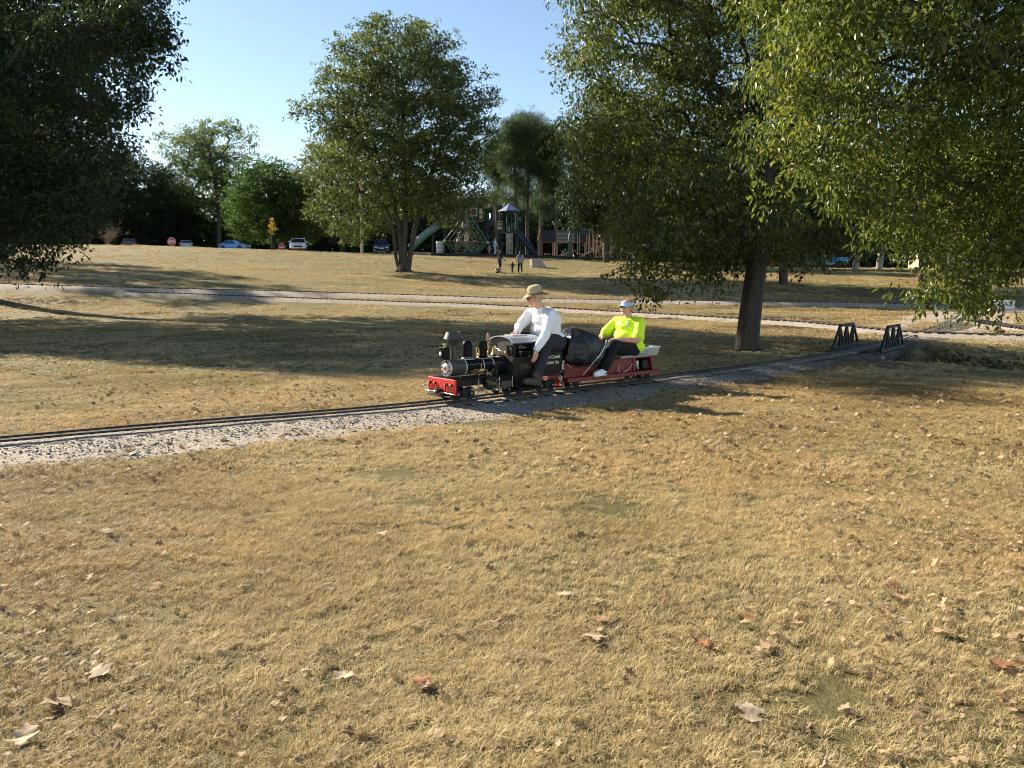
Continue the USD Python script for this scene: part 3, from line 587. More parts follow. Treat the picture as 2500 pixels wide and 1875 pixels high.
# foliage of the tree standing just outside the frame on the right
Y = 10.5
tx = at(2760, 900, Y)[0]
brs = np.array([at(u, v, y) for u, v, y in ((2400, 640, 9.6), (2360, 690, 9.5), (2325, 712, 9.4), (2290, 730, 9.4), (2440, 680, 9.7), (2470, 630, 9.8), (2400, 715, 9.45), (2150, 500, 9.3), (2085, 470, 9.2), (2230, 545, 9.5), (2270, 590, 9.4), (2060, 420, 9.2), (2310, 650, 9.5), (2410, 590, 9.8), (2480, 560, 9.9))])
tree('hackberry_tree', 'sunlit yellow-green drooping foliage hanging in from the right edge, nearest the camera', 'tree', (tx, Y, 0), [(np.array([(tx, Y, -.1), (tx, Y, 1.5), (tx - .1, Y, 3.), (tx - .5, Y - .1, 4.6), (tx - 1.2, Y - .2, 6.4)]), .24)],
     [lobe(2160, 140, 10.2, 310, 200, 1.5), lobe(2060, 330, 9.9, 190, 150, 1.1), lobe(2330, 330, 10.3, 250, 230, 1.4), lobe(2450, 500, 10.2, 120, 110, 1.0), lobe(2400, 40, 10.6, 330, 220, 1.8), lobe(1960, 120, 10.1, 140, 130, 1.0), lobe(2700, 200, 10.5, 350, 400, 2.), lobe(2200, -200, 10.6, 480, 200, 2.)],
     330, .3, 12, 'leaf_near', 'barkdark', protos(24, .27, .085, .034, .9, .9, True, 200), 16, (.75, 1.25), flare_r=.3, tip=.005, sag=.12, shell=.2, droop=.35, extra=brs, hug=.2)
# low-branched oak at the left
Y = 27.5
ox = at(-170, 760, Y)[0]
ext = np.array([at(u, v - 28 * (v > 440), (22.8 if v < 160 else y - 1.6)) for u, v, y in ((150, 560, 25), (165, 610, 24.8), (60, 570, 25), (75, 620, 24.7), (85, 650, 24.7), (120, 600, 25), (215, 560, 25), (20, 655, 24.5), (250, 520, 25), (240, 470, 25.4), (335, 250, 26.5), (350, 190, 26.5), (410, 80, 27), (400, 130, 27), (360, 40, 27), (285, 330, 26.2), (300, 380, 26.3), (310, 150, 27), (340, 95, 27))])
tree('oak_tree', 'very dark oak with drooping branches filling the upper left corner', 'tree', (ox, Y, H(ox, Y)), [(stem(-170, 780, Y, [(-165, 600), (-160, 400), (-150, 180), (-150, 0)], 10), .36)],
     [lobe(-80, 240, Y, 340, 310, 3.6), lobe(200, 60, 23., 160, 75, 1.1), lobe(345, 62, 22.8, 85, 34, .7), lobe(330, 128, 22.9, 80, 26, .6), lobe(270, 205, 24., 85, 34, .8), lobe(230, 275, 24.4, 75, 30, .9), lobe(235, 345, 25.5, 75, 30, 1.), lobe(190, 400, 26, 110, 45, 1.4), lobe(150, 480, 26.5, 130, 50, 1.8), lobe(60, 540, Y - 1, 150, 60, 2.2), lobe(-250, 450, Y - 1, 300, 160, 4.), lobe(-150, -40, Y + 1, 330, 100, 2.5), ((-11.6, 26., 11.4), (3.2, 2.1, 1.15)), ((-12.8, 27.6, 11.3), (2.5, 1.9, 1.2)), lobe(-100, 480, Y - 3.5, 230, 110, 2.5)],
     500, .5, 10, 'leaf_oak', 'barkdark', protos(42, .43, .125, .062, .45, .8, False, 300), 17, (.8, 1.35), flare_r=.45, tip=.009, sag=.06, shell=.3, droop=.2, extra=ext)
# trees outside the frame on the left whose shade lies across the lawn
for k, (x, y, h, w, lb) in enumerate(((-46., 66., 20., 7., 'oak outside the view at the upper left, shading the slope'), (-33., 37., 15., 5.5, 'smaller oak outside the view at the left'))):
    z = H(x, y)
    tree('shade_oak', lb, 'tree', (x, y, z), [(spline([(x, y, z - .1), (x + .1, y, z + h * .3), (x, y + .2, z + h * .7)], 7), .4)],
         [((x, y, z + h * .6), (w, w, h * .34)), ((x + w * .4, y - 1, z + h * .45), (w * .6, w * .6, h * .25)), ((x - w * .4, y + 1, z + h * .5), (w * .6, w * .6, h * .28))], 95, .9, 8, 'leaf_oak', 'barkdark', FARP, 80 + k, (.9, 1.6))
z = H(-27.5, 41.)
tree('shade_oak', 'tall oak rising out of view behind the dark drooping oak', 'tree', (-27.5, 41., z), [(spline([(-27.5, 41, z - .1), (-27, 41, z + 5), (-25, 40.5, z + 10), (-23, 40, z + 15)], 8), .45)],
     [((-22.5, 40., 14.5), (5.6, 5.5, 5.)), ((-24., 40., 11.), (5., 5., 3.5)), ((-21.5, 39., 17.), (4.5, 4.5, 3.))], 120, .9, 8, 'leaf_oak', 'barkdark', FARP, 83, (.9, 1.6))
# right background
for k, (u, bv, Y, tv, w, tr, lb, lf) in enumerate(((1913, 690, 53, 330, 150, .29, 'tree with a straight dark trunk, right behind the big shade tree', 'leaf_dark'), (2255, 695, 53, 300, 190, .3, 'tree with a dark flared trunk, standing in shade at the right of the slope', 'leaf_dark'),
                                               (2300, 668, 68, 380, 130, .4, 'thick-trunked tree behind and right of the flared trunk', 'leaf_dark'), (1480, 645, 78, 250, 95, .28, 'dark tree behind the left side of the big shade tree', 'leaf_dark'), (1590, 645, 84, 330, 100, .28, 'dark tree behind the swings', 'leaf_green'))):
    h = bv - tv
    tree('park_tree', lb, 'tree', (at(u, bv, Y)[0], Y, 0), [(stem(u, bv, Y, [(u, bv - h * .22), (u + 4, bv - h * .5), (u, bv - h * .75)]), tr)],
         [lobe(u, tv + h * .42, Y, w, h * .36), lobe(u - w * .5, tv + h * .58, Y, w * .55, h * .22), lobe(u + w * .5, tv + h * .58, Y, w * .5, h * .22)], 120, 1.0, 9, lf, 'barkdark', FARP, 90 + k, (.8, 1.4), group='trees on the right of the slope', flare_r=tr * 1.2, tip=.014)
for k, (u, bv, tilt, lb) in enumerate(((2012, 652, 14, 'pale leaning trunk in front of the blue truck'), (2092, 658, 12, 'pale-barked tree left of the other pale trunk'), (2150, 656, 10, 'pale-barked tree with spreading roots, right of its neighbour'))):
    Y = 76.; h = bv - 360
    tree('pale_trunk_tree', lb, 'tree', (at(u, bv, Y)[0], Y, 0), [(stem(u - 4, bv, Y, [(u, bv - 30), (u + tilt * .5, bv - 90), (u + tilt, bv - 170)]), .3)],
         [lobe(u + 8, 450, Y, 85, 75), lobe(u, 530, Y, 75, 40)], 60, 1.2, 9, 'leaf_green' if k else 'leaf_olive', 'barkpale', FARP, 100 + k, (.9, 1.5), group='pale trunks before the right car park', flare_r=.42, tip=.02)
# distant woods
def woods():
    r = np.random.default_rng(5); pos = []; idx = []; sc = []
    us = np.linspace(-700, 3200, 40); prof = np.interp(us, [-700, 0, 250, 380, 480, 640, 740, 900, 1200, 1350, 1600, 2600, 3200], [330, 420, 430, 470, 500, 490, 440, 430, 455, 430, 360, 340, 340])
    for row, Y in enumerate((140., 150., 162.)):
        for u in np.arange(-650, 3200, 95) + r.uniform(0, 60):
            u += r.uniform(-30, 30); tv = np.interp(u, us, prof) + r.uniform(-22, 30) + (12 if row == 0 else 0)
            b0 = at(u, 600, Y); x = b0[0]; z0 = H(x, Y); zt = at(u, tv, Y)[2]; h = zt - z0
            pos.append((x, Y, z0 - .2)); idx.append(3); sc.append(h / 10.)
            m = 90
            d = r.normal(0, 1, (m, 3)); d /= np.linalg.norm(d, axis=1, keepdims=True); w = r.uniform(3.6, 5.5)
            q = np.array([x, Y, z0 + h * .55]) + d * [w, w, h * .46] * r.uniform(.55, 1.05, (m, 1)) ** .6
            pos += list(q); idx += list(r.integers(0, 3, m)); sc += list(r.uniform(2.4, 4.2, m))
            m = 26                                            # undergrowth
            q = np.c_[x + r.normal(0, 3.5, m), Y + r.normal(0, 2., m), z0 + r.gamma(2., .8, m)]; pos += list(q); idx += list(r.integers(0, 3, m)); sc += list(r.uniform(1.6, 3., m))
    n = len(pos); q = Rot.from_euler('zy', np.c_[r.uniform(0, 6.28, n), np.where(np.array(idx) == 3, 0, r.normal(0, .4, n))]).as_quat()
    tr = tube([(0, 0, 0), (.06, 0, 3), (0, .08, 6), (0, 0, 9)], [.3, .24, .17, .05], 8)
    P3 = protos(60, .62, .17, .11, .2, s=400)
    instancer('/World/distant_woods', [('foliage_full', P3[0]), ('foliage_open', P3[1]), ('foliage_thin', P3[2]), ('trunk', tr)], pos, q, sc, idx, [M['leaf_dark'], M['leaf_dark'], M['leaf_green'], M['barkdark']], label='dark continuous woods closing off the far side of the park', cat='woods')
woods()
# sapling and bare shrub
Y = 86.; x = at(663, 617, Y)[0]; z = H(x, Y)
tree('sapling', 'thin young tree with a few yellow leaves, in front of the round green tree', 'sapling', (x, Y, z), [(spline([(x, Y, z - .1), (x + .05, Y, z + 1.), (x + .1, Y, z + 2.)], 6), .06)], [((x + .25, Y, z + 2.6), (.35, .35, .75)), ((x + .1, Y, z + 1.9), (.2, .2, .3))], 14, .2, 2, 'leaf_yellow', 'bark', protos(12, .22, .14, .09, .3, s=500), 120, (.7, 1.1), tip=.012)
Y = 88.; x = at(263, 599, Y)[0]; z = H(x, Y)
r = np.random.default_rng(9); sh = thing('bare_shrub', 'leafless reddish twiggy shrub at the left edge of the field', 'shrub'); g = []
for k in range(7):
    a = r.uniform(0, 6.28); d = np.array([math.cos(a) * .75, math.sin(a) * .5, 1.3]); L = r.uniform(1., 1.6); p0 = np.array([x + r.normal(0, .1), Y, z - .05]); p1 = p0 + d * L * .45 + r.normal(0, .06, 3)
    g.append(tube([p0, p1], [.05, .03], 5))
    for q in range(9):
        e = p1 + (d * r.uniform(.4, 1) + r.normal(0, .5, 3)) * L * .5; g.append(tube([p1, (p1 + e) / 2 + r.normal(0, .05, 3), e], [.022, .014, .006], 4, False))
        for w in range(9): g.append(tube([e, e + (e - p1) * .3 + r.normal(0, .22, 3)], [.008, .004], 3, False))
M['twig'] = mat('dry_twig', (.24, .15, .11), .9)
part(sh, 'branch', g, M['twig'], False)

# ------------------------------------------------------------------ the train: local frame x ahead, y left, z up from the top of the rail
TROT = math.degrees(math.atan2(FWD[1], FWD[0])); TLOC = (O2[0], O2[1], RT); S = .919
black = M['black'] = mat('black_enamel', (.007, .007, .008), .33, 0, .3, 20, spec=.09)
iron = M['iron'] = mat('sooty_iron', (.01, .0095, .009), .55, .0, .5, 25, .25, spec=.25)
M['graphite'] = mat('graphite_smokebox', (.045, .043, .04), .5, .3, .25, 14, .1)
M['silver'] = mat('aluminium_paint', (.5, .49, .46), .4, .5, .15, 20)
M['brass'] = mat('worn_brass', (.55, .38, .16), .32, .9, .25, 30)
M['copper'] = mat('copper_pipe', (.4, .2, .11), .4, .9, .3, 30)
M['steel'] = mat('bright_steel', (.42, .42, .42), .3, .9, .2, 30)
M['red'] = mat('red_enamel', (.62, .02, .018), .38, 0, .1, 10, coat=.2)
M['wagonred'] = mat('weathered_red_paint', (.17, .013, .01), .55, 0, .25, 6, .1, dirt=((.07, .018, .014), 5., .58))
M['olive'] = mat('dark_olive_paint', (.02, .017, .011), .5, 0, .2, 8, spec=.12)
M['roofgrey'] = mat('grey_cab_roof', (.3, .31, .35), .5, 0, .12, 5, .1)
M['cream'] = mat('cream_lettering', (.62, .57, .42), .6)
M['dullgold'] = mat('dull_gold_numerals', (.06, .052, .03), .5)
M['wood'] = mat('varnished_handle_wood', (.38, .2, .1), .45, 0, .25, 30)
M['green'] = mat('bright_green_cab_lining', (.05, .3, .06), .5)
M['glass'] = usdkit.material(stage, '/World/Looks/lamp_glass', {'p': ('principled_bsdf', {'base_color': (.85, .88, .9), 'roughness': .08, 'specular_ior_level': .8, 'coat_weight': .6})}, [], surface='p.BSDF')
M['gaugeface'] = mat('pale_gauge_face', (.6, .6, .56), .4)
loco = thing('steam_locomotive', 'black miniature steam locomotive with diamond smokestack and red buffer beam', 'locomotive', TLOC, TROT)
def sc(g): v, f = g if isinstance(g, tuple) else J([g]); return v * S, f
def lp(parent, name, geos, m, smooth=35, label=None): return part(parent, name, sc(J(geos if isinstance(geos, list) else [geos])), m, smooth, label)
def each(parent, name, geos, m, smooth=35):
    for g in geos: lp(parent, name, g, m, smooth)
# front beam with rivets, chains and coupler
bm = lp(loco, 'buffer_beam', rbox(-.035, 0, -.305, .305, .09, .3, .004), M['red'], 30, 'bright red front beam')
rv = []
for yy, zz in ((-.22, .275), (-.2, .275), (-.22, .255), (-.2, .255), (-.03, .275), (.0, .27), (-.02, .235), (.02, .232), (.2, .275), (.22, .275), (.2, .255), (.22, .25), (.1, .27), (.12, .2), (-.1, .21), (0, .19), (.03, .185)): rv.append(ball((0.001, yy, zz), (.005, .007, .007), 1))
part(bm, 'rivet', sc(J(rv)), M['red'], True, kind='stuff')
for yy, tall in ((-.25, .11), (-.125, .1), (.125, .1), (.25, .11)):
    g = [tube([(.012 + .004 * (k % 2), yy + .006 * (k % 2), .235 - k * .018), (.012, yy, .212 - k * .018)], .006, 6) for k in range(int(tall / .018))]
    g.append(rbox(.0, .022, yy - .016, yy + .016, .215, .245, .003))
    lp(loco, 'safety_chain', g, iron)
    lp(loco, 'chain_bolt', ball((.026, yy, .228), (.008, .011, .011), 1), M['steel'], True)
lp(loco, 'coupler', [rbox(0, .06, -.045, .045, .115, .165, .006), rbox(.04, .085, -.03, .03, .1, .15, .01), cyl((.06, 0, .09), (.06, 0, .18), .009, n=8)], iron)
lp(loco, 'pilot_step', [rbox(-.02, .05, -.27, .27, .06, .078, .003)] + [rbox(.0, .02, y - .012, y + .012, .06, .14, .002) for y in (-.24, -.1, .1, .24)], iron)
lp(loco, 'uncoupling_rod', [tube([(.03, -.33, .115), (.03, -.1, .118), (.05, 0, .13), (.03, .1, .118), (.03, .33, .115)], .005, 6)], M['steel'])
each(loco, 'drain_pipe', [tube([(.03, -.2, .13), (.035, -.2, .05)], .012, 8), tube([(.03, -.15, .12), (.035, -.15, .06)], .012, 8)], M['steel'])
# frame
each(loco, 'running_board', [rbox(-1.42, -.202, -.255, -.17, .288, .302, .003), rbox(-1.42, -.202, .17, .255, .288, .302, .003), rbox(-.2, -.03, -.25, .25, .285, .3, .003)], black)
lp(loco, 'side_frame', [rbox(-1.5, -.03, .12, .15, .18, .285, .004), rbox(-1.5, -.03, -.15, -.12, .18, .285, .004), rbox(-.4, -.2, -.13, .13, .2, .27, .004), rbox(-1.3, -.9, -.13, .13, .2, .3, .004)], iron)
def wheelset(root, x, r, half, name='wheel', spokes=8, m=None):
    m = m or iron
    for y in (-half, half):
        s = 1 if y > 0 else -1
        w = lp(root, name, [lathe([(r * .82, -.016), (r, -.016), (r, .012), (r * 1.08, .014), (r * 1.08, .02), (r * .82, .02)], 28, (x, y * 1., r), 'y'), lathe([(.0, -.02), (r * .26, -.02), (r * .26, .02), (0, .02)], 14, (x, y, r), 'y')], m)
        part(w, 'tyre', sc(lathe([(r * .9, -.018), (r * 1.005, -.018), (r * 1.005, .0), (r * .9, .0)], 28, (x, y, r), 'y')), M['steel'], 30)
        part(w, 'spoke', sc(J([tube([(x + math.cos(a) * r * .2, y, r + math.sin(a) * r * .2), (x + math.cos(a) * r * .86, y, r + math.sin(a) * r * .86)], .009, 5) for a in np.arange(spokes) * 2 * np.pi / spokes])), m, 30)
    lp(root, 'axle', cyl((x, -half, r), (x, half, r), .014, n=10), m)
GH = .125
def bogie(root, xc, base, r):
    for dx in (-base / 2, base / 2): wheelset(root, xc + dx, r, GH)
    for y in (-GH - .05, GH + .05):
        lp(root, 'bogie_frame', [rbox(xc - base * .75, xc + base * .75, y - .012, y + .012, r * 1.1, r * 1.55, .004), rbox(xc - base / 2 - .035, xc - base / 2 + .035, y - .018, y + .018, r * .55, r * 1.4, .004), rbox(xc + base / 2 - .035, xc + base / 2 + .035, y - .018, y + .018, r * .55, r * 1.4, .004),
                                 rbox(xc - .05, xc + .05, y - .022, y + .022, r * .6, r * 1.9, .004)], iron)
        each(root, 'spring', [lathe([(.016, 0), (.022, .008), (.016, .016), (.022, .024), (.016, .032), (.022, .04), (.016, .048)], 10, (xc + dx, y, r * 1.0)) for dx in (-.028, .028)], iron)
        each(root, 'axle_cap', [ball((xc + dx, y * 1.12, r), (.018, .012, .018), 1) for dx in (-base / 2, base / 2)], M['steel'])
bogie(loco, -.26, .22, .085)
bogie(loco, -1.15, .22, .085)
# geared engine between the bogies
lp(loco, 'cylinder_block', [rbox(-.78, -.6, .13, .235, .13, .29, .012), lathe([(.0, 0), (.045, 0), (.045, .02), (.036, .03), (.036, .12), (.045, .13), (.045, .15), (0, .15)], 16, (-.69, .185, .1))], iron)
lp(loco, 'drive_shaft', [cyl((-1.25, .16, .12), (-.15, .16, .12), .014, n=8)] + [lathe([(.0, -.03), (.032, -.03), (.032, .03), (0, .03)], 10, (x, .16, .12), 'x') for x in (-.4, -.55, -.85, -1.0)], M['steel'])
lp(loco, 'tool_box', rbox(-1.02, -.84, .2, .27, .13, .22, .006), mat('brown_box', (.06, .04, .025), .6))
each(loco, 'brake_rod', [tube([(-.5, .2, .16), (-.62, .22, .11), (-.85, .21, .09)], .007, 6), tube([(-.45, .24, .28), (-.47, .24, .1)], .008, 6), tube([(-.82, .24, .28), (-.82, .24, .1)], .008, 6), tube([(-1.04, .25, .28), (-1.05, .25, .12)], .008, 6)], M['steel'])
each(loco, 'valve_gear', [tube([(-.58, .25, .24), (-.72, .26, .2), (-.8, .25, .26)], .009, 6), tube([(-.6, .25, .2), (-.9, .25, .17)], .008, 6)], M['brass'])
# boiler
lp(loco, 'boiler', [lathe([(0, -1.1), (.108, -1.1), (.108, -.36), (0, -.36)], 36, (0, 0, .43), 'x'), lathe([(0, -1.12), (.135, -1.12), (.135, -.88), (.11, -.84), (0, -.84)], 36, (0, 0, .43), 'x')], black)
lp(loco, 'smokebox', lathe([(0, -.37), (.112, -.37), (.112, -.105), (0, -.105)], 36, (0, 0, .43), 'x'), M['graphite'])
dr = lp(loco, 'smokebox_door', [lathe([(.07, -.11), (.114, -.11), (.116, -.1), (.112, -.088), (.086, -.086), (.07, -.09)], 40, (0, 0, .43), 'x'), lathe([(0, -.09), (.072, -.094), (.066, -.078), (.04, -.066), (0, -.062)], 32, (0, 0, .43), 'x')], M['silver'])
part(dr, 'door_bolt', sc(J([ball((-.085, .098 * math.cos(a), .43 + .098 * math.sin(a)), (.007, .006, .006), 1) for a in np.arange(14) * 2 * np.pi / 14])), iron, True, kind='stuff')
part(dr, 'door_clamp', sc(J([tube([(-.083, .074 * math.cos(a), .43 + .074 * math.sin(a)), (-.08, .094 * math.cos(a + .12), .43 + .094 * math.sin(a + .12))], .007, 5) for a in np.arange(9) * 2 * np.pi / 9 + .2])), iron, 30, kind='stuff')
part(dr, 'number_plate', sc(lathe([(0, -.064), (.024, -.064), (.024, -.054), (.016, -.05), (0, -.05)], 20, (0, 0, .43), 'x')), mat('red_brass_plate', (.45, .13, .06), .4, .4))
[part(dr, 'lamp_bracket', sc(g), iron) for g in (tube([(-.08, -.03, .5), (-.07, -.04, .54)], .006, 5), tube([(-.08, .03, .5), (-.07, .03, .545)], .006, 5))]
for x in (-.36, -.66, -.83): lp(loco, 'boiler_band', lathe([(.107 if x > -.8 else .11, x - .008), (.1125 if x > -.8 else .114, x - .008), (.1125 if x > -.8 else .114, x + .008), (.107, x + .008)], 36, (0, 0, .43), 'x'), M['silver'])
for y in (-.14, .14):
    lp(loco, 'handrail', [tube([(-.14, y * .8, .5), (-.2, y, .47), (-.95, y, .47)], .004, 6)] + [cyl((x, y * .75, .455), (x, y, .47), .004, n=5) for x in (-.25, -.5, -.8)], M['steel'])
# smokestack, domes, lamp, bell, whistle
lp(loco, 'smokestack', lathe([(0, .5), (.058, .505), (.05, .53), (.043, .54), (.043, .715), (.05, .735), (.132, .815), (.134, .822), (.1, .905), (.099, .918), (.09, .918), (.085, .9), (0, .89)], 40, (-.215, 0, 0)), M['graphite'])
hl = lp(loco, 'headlamp', [rbox(-.115, -.02, -.055, .055, .565, .7, .006), rbox(-.135, -.03, -.07, .07, .55, .567, .004), rbox(-.125, -.015, -.06, .06, .695, .712, .004), lathe([(0, -.025), (.042, -.025), (.042, .002), (.034, .004), (0, .002)], 24, (0, 0, .63), 'x')], black)
part(hl, 'lens', sc(lathe([(0, .003), (.03, .003), (.024, .009), (0, .011)], 24, (0, 0, .63), 'x')), M['glass'], True)
part(hl, 'lamp_chimney', sc(J([lathe([(0, .71), (.02, .71), (.02, .74), (.028, .745), (.024, .765), (0, .768)], 14, (-.07, 0, 0))])), M['brass'], 30)
lp(loco, 'sand_dome', lathe([(.09, .525), (.072, .56), (.069, .575), (.069, .72), (.064, .75), (.048, .775), (.02, .788), (.012, .8), (0, .803)], 32, (-.445, 0, 0)), black)
lp(loco, 'steam_dome', lathe([(.09, .53), (.068, .562), (.064, .575), (.064, .735), (.06, .758), (.05, .766), (.05, .77), (0, .772)], 32, (-.71, 0, 0)), black)
each(loco, 'dome_ring', [lathe([(.095, .53), (.078, .545), (.075, .556), (.07, .556)], 32, (-.445, 0, 0)), lathe([(.095, .53), (.074, .545), (.07, .556), (.066, .556)], 32, (-.71, 0, 0))], M['silver'])
lp(loco, 'steam_valve', [tube([(-.6, .0, .53), (-.6, .0, .66), (-.62, 0, .675), (-.645, 0, .665), (-.645, 0, .6)], .011, 8), rbox(-.665, -.625, -.02, .02, .56, .6, .006)], M['brass'])
bl = lp(loco, 'bell', [lathe([(.055, .575), (.05, .582), (.036, .61), (.03, .65), (.022, .672), (0, .68)], 24, (-.885, .05, 0))], M['brass'])
part(bl, 'bell_yoke', sc(J([tube([(-.885, -.02, .55), (-.885, -.02, .65), (-.885, .02, .7), (-.885, .08, .7), (-.885, .12, .65), (-.885, .12, .55)], .008, 6), rbox(-.92, -.85, -.04, .14, .54, .556, .003), cyl((-.885, -.05, .655), (-.885, .15, .655), .006, n=6)])), M['steel'], 30)
lp(loco, 'whistle', [lathe([(0, .53), (.014, .53), (.014, .64), (.03, .645), (.03, .7), (.014, .71), (.014, .74), (0, .745)], 14, (-.86, -.06, 0)), tube([(-.86, -.06, .68), (-.9, -.06, .69), (-.93, -.06, .6)], .007, 6), rbox(-.89, -.83, -.1, -.03, .58, .61, .004)], M['brass'])
lp(loco, 'safety_valve_handle', lathe([(0, .755), (.02, .757), (.022, .8), (.02, .85), (.012, .866), (0, .868)], 14, (-.86, -.06, 0)), M['wood'])
for x, y, z in ((-.95, .1, .62), (-.95, .0, .66), (-1.0, .14, .6)): lp(loco, 'fitting', [lathe([(0, -.02), (.018, -.02), (.018, .02), (0, .02)], 12, (x, y, z), 'y'), tube([(x, y, z), (x - .02, y, z - .06), (x - .06, y, .54)], .006, 6)], M['brass'])
# pipework on the near side
lp(loco, 'feed_pipe', [tube([(-.42, .115, .37), (-.44, .16, .385), (-.47, .17, .4), (-.5, .165, .39), (-.66, .16, .385), (-.67, .165, .3), (-.67, .17, .24)], .01, 8)], M['copper'])
lp(loco, 'injector', [rbox(-.6, -.52, .145, .185, .365, .405, .008), tube([(-.56, .165, .405), (-.56, .165, .46)], .006, 6), tube([(-.575, .165, .462), (-.545, .165, .462)], .009, 6), tube([(-.55, .165, .38), (-.4, .15, .335), (-.52, .165, .33), (-.53, .165, .28)], .008, 8)], M['brass'])
lp(loco, 'air_pump', [lathe([(0, .31), (.034, .31), (.034, .36), (.025, .37), (.025, .39), (.034, .4), (.034, .44), (0, .445)], 16, (-.8, .185, 0))], iron)
# cab
CX0, CX1, CW = -1.06, -1.46, .24
arch = lambda w, zs, zt, n=14: [(w * math.cos(a), zs + (zt - zs) * math.sin(a)) for a in np.linspace(0, math.pi, n)]
from shapely.geometry import Polygon
def wall(poly, holes, x, th):
    m = trimesh.creation.extrude_polygon(Polygon(poly, holes), th, engine='earcut'); v = np.asarray(m.vertices); return np.stack([x - v[:, 2], v[:, 0], v[:, 1]], 1), np.asarray(m.faces)[:, ::-1] * 1
front = [(-CW, .29), (CW, .29)] + arch(CW, .735, .82)
wf = lp(loco, 'cab_front', wall(front, [[(.125, .57), (.215, .57), (.215, .69), (.125, .69)], [(-.215, .57), (-.125, .57), (-.125, .69), (-.215, .69)]], CX0, .012), M['graphite'], 20)
for s in (-1, 1): part(wf, 'window_frame', sc(J([rbox(CX0, CX0 + .008, s * .17 - .055, s * .17 + .055, z0, z1, .002) for z0, z1 in ((.56, .572), (.688, .7))] + [rbox(CX0, CX0 + .007, y - .006, y + .006, .56, .7, .002) for y in (s * .222, s * .118)])), black, 20)
part(wf, 'edge_moulding', sc(J([tube([(CX0 + .004, y, z) for y, z in arch(CW, .735, .82, 20)], .007, 6)])), M['silver'], True)
for s in (-1, 1):
    y = s * CW
    g = [rbox(CX1, CX0, y - .006, y + .006, .27, .52, .003), rbox(CX1, CX1 + .04, y - .006, y + .006, .52, .735, .003), rbox(CX0 - .05, CX0, y - .006, y + .006, .52, .735, .003), rbox(CX1, CX0, y - .006, y + .006, .71, .735, .003)]
    sd = lp(loco, 'cab_side', g, M['olive'] if s > 0 else black, 20)
    part(sd, 'window_sill', sc(rbox(CX1, CX0, y - .012, y + .012, .515, .524, .002)), M['graphite'], 20)
    if s > 0:
        tg = text('1201', .06, .003); v = tg[0]; v = np.stack([-v[:, 0] + CX0 - .12, np.full(len(v), CW + .0065) + v[:, 2], v[:, 1] + .37], 1); part(sd, 'road_number', sc((v, tg[1])), M['dullgold'], False)
lp(loco, 'cab_lining', rbox(CX0 - .3, CX0 - .05, -CW + .01, -CW + .016, .53, .7, .002), M['green'], 20)
lp(loco, 'backhead', [lathe([(0, CX0 - .07), (.15, CX0 - .07), (.15, CX0 - .01), (0, CX0 - .01)], 24, (0, 0, .47), 'x')], iron)
for k, (y, z) in enumerate(((.12, .6), (.06, .64), (.02, .57))): lp(loco, 'pressure_gauge', lathe([(0, -.012), (.03, -.012), (.03, .012), (0, .012)], 16, (CX0 - .09, y, z), 'x'), M['gaugeface'] if k < 2 else M['brass'])
ra = arch(CW + .03, .74, .825, 18); ri = arch(CW + .015, .728, .812, 18)[::-1]
lp(loco, 'cab_roof', wall(ra + ri, [], CX0 + .03, .56), M['roofgrey'], 40)
lp(loco, 'roof_hatch', rbox(CX1 + .02, CX0 - .12, -.1, .1, .816, .832, .004), M['roofgrey'])
lp(loco, 'cab_step', [rbox(-1.36, -1.1, .2, .32, .095, .108, .003), tube([(-1.12, .22, .29), (-1.12, .3, .1)], .008, 6), tube([(-1.34, .22, .29), (-1.34, .3, .1)], .008, 6)], iron)
lp(loco, 'ash_pan', [rbox(-1.42, -1.02, -.16, .16, .14, .25, .006)], iron)
# tender
tender = thing('tender', 'olive-black lettered tender the driver sits on, coupled behind the locomotive cab', 'tender', TLOC, TROT)
TX0, TX1 = -1.5, -2.02
lp(tender, 'tank', [rbox(TX1, TX0, -.23, .23, .275, .575, .006)], M['olive'], 25)
each(tender, 'top_rail', [rbox(TX1 - .01, TX0 + .01, -.24, -.215, .57, .6, .004), rbox(TX1 - .01, TX0 + .01, .215, .24, .57, .6, .004), rbox(TX1 - .01, TX1 + .015, -.24, .24, .57, .6, .004)], black)
lp(tender, 'underframe', [rbox(TX1 - .04, TX0 + .06, -.2, .2, .215, .272, .006), rbox(TX1 - .05, TX1 - .01, -.24, .24, .2, .29, .004)], iron)
lp(tender, 'seat_cushion', rbox(-2.0, -1.66, -.19, .19, .58, .625, .02), M['iron'])
bogie(tender, -1.76, .22, .08)
for k, (s_, z) in enumerate((('Goose Creek', .475), ('Lumber Co', .395))):
    for yy, sg in ((.2335, 1),):
        tg = text(s_, .046, .003); v = tg[0]; v = v - [v[:, 0].max(), 0, 0]; v = np.stack([-v[:, 0] + TX1 + (.045 if k == 0 else .07), yy + v[:, 2], v[:, 1] + z], 1); part(tender, 'lettering', sc((v, tg[1])), M['cream'], False)
each(tender, 'brake_hose', [tube([(-2.0, .18, .27), (-1.95, .22, .2), (-1.99, .24, .12), (-2.06, .2, .1)], .011, 8), tube([(-2.04, .16, .27), (-2.03, .2, .18), (-2.05, .2, .09)], .011, 8)], M['steel'])
lp(tender, 'foot_peg', [cyl((-1.45, -.34, .082), (-1.45, .34, .082), .011, n=8), rbox(-1.49, -1.1, .25, .35, .075, .09, .003), rbox(-1.49, -1.1, -.35, -.25, .075, .09, .003)], iron)
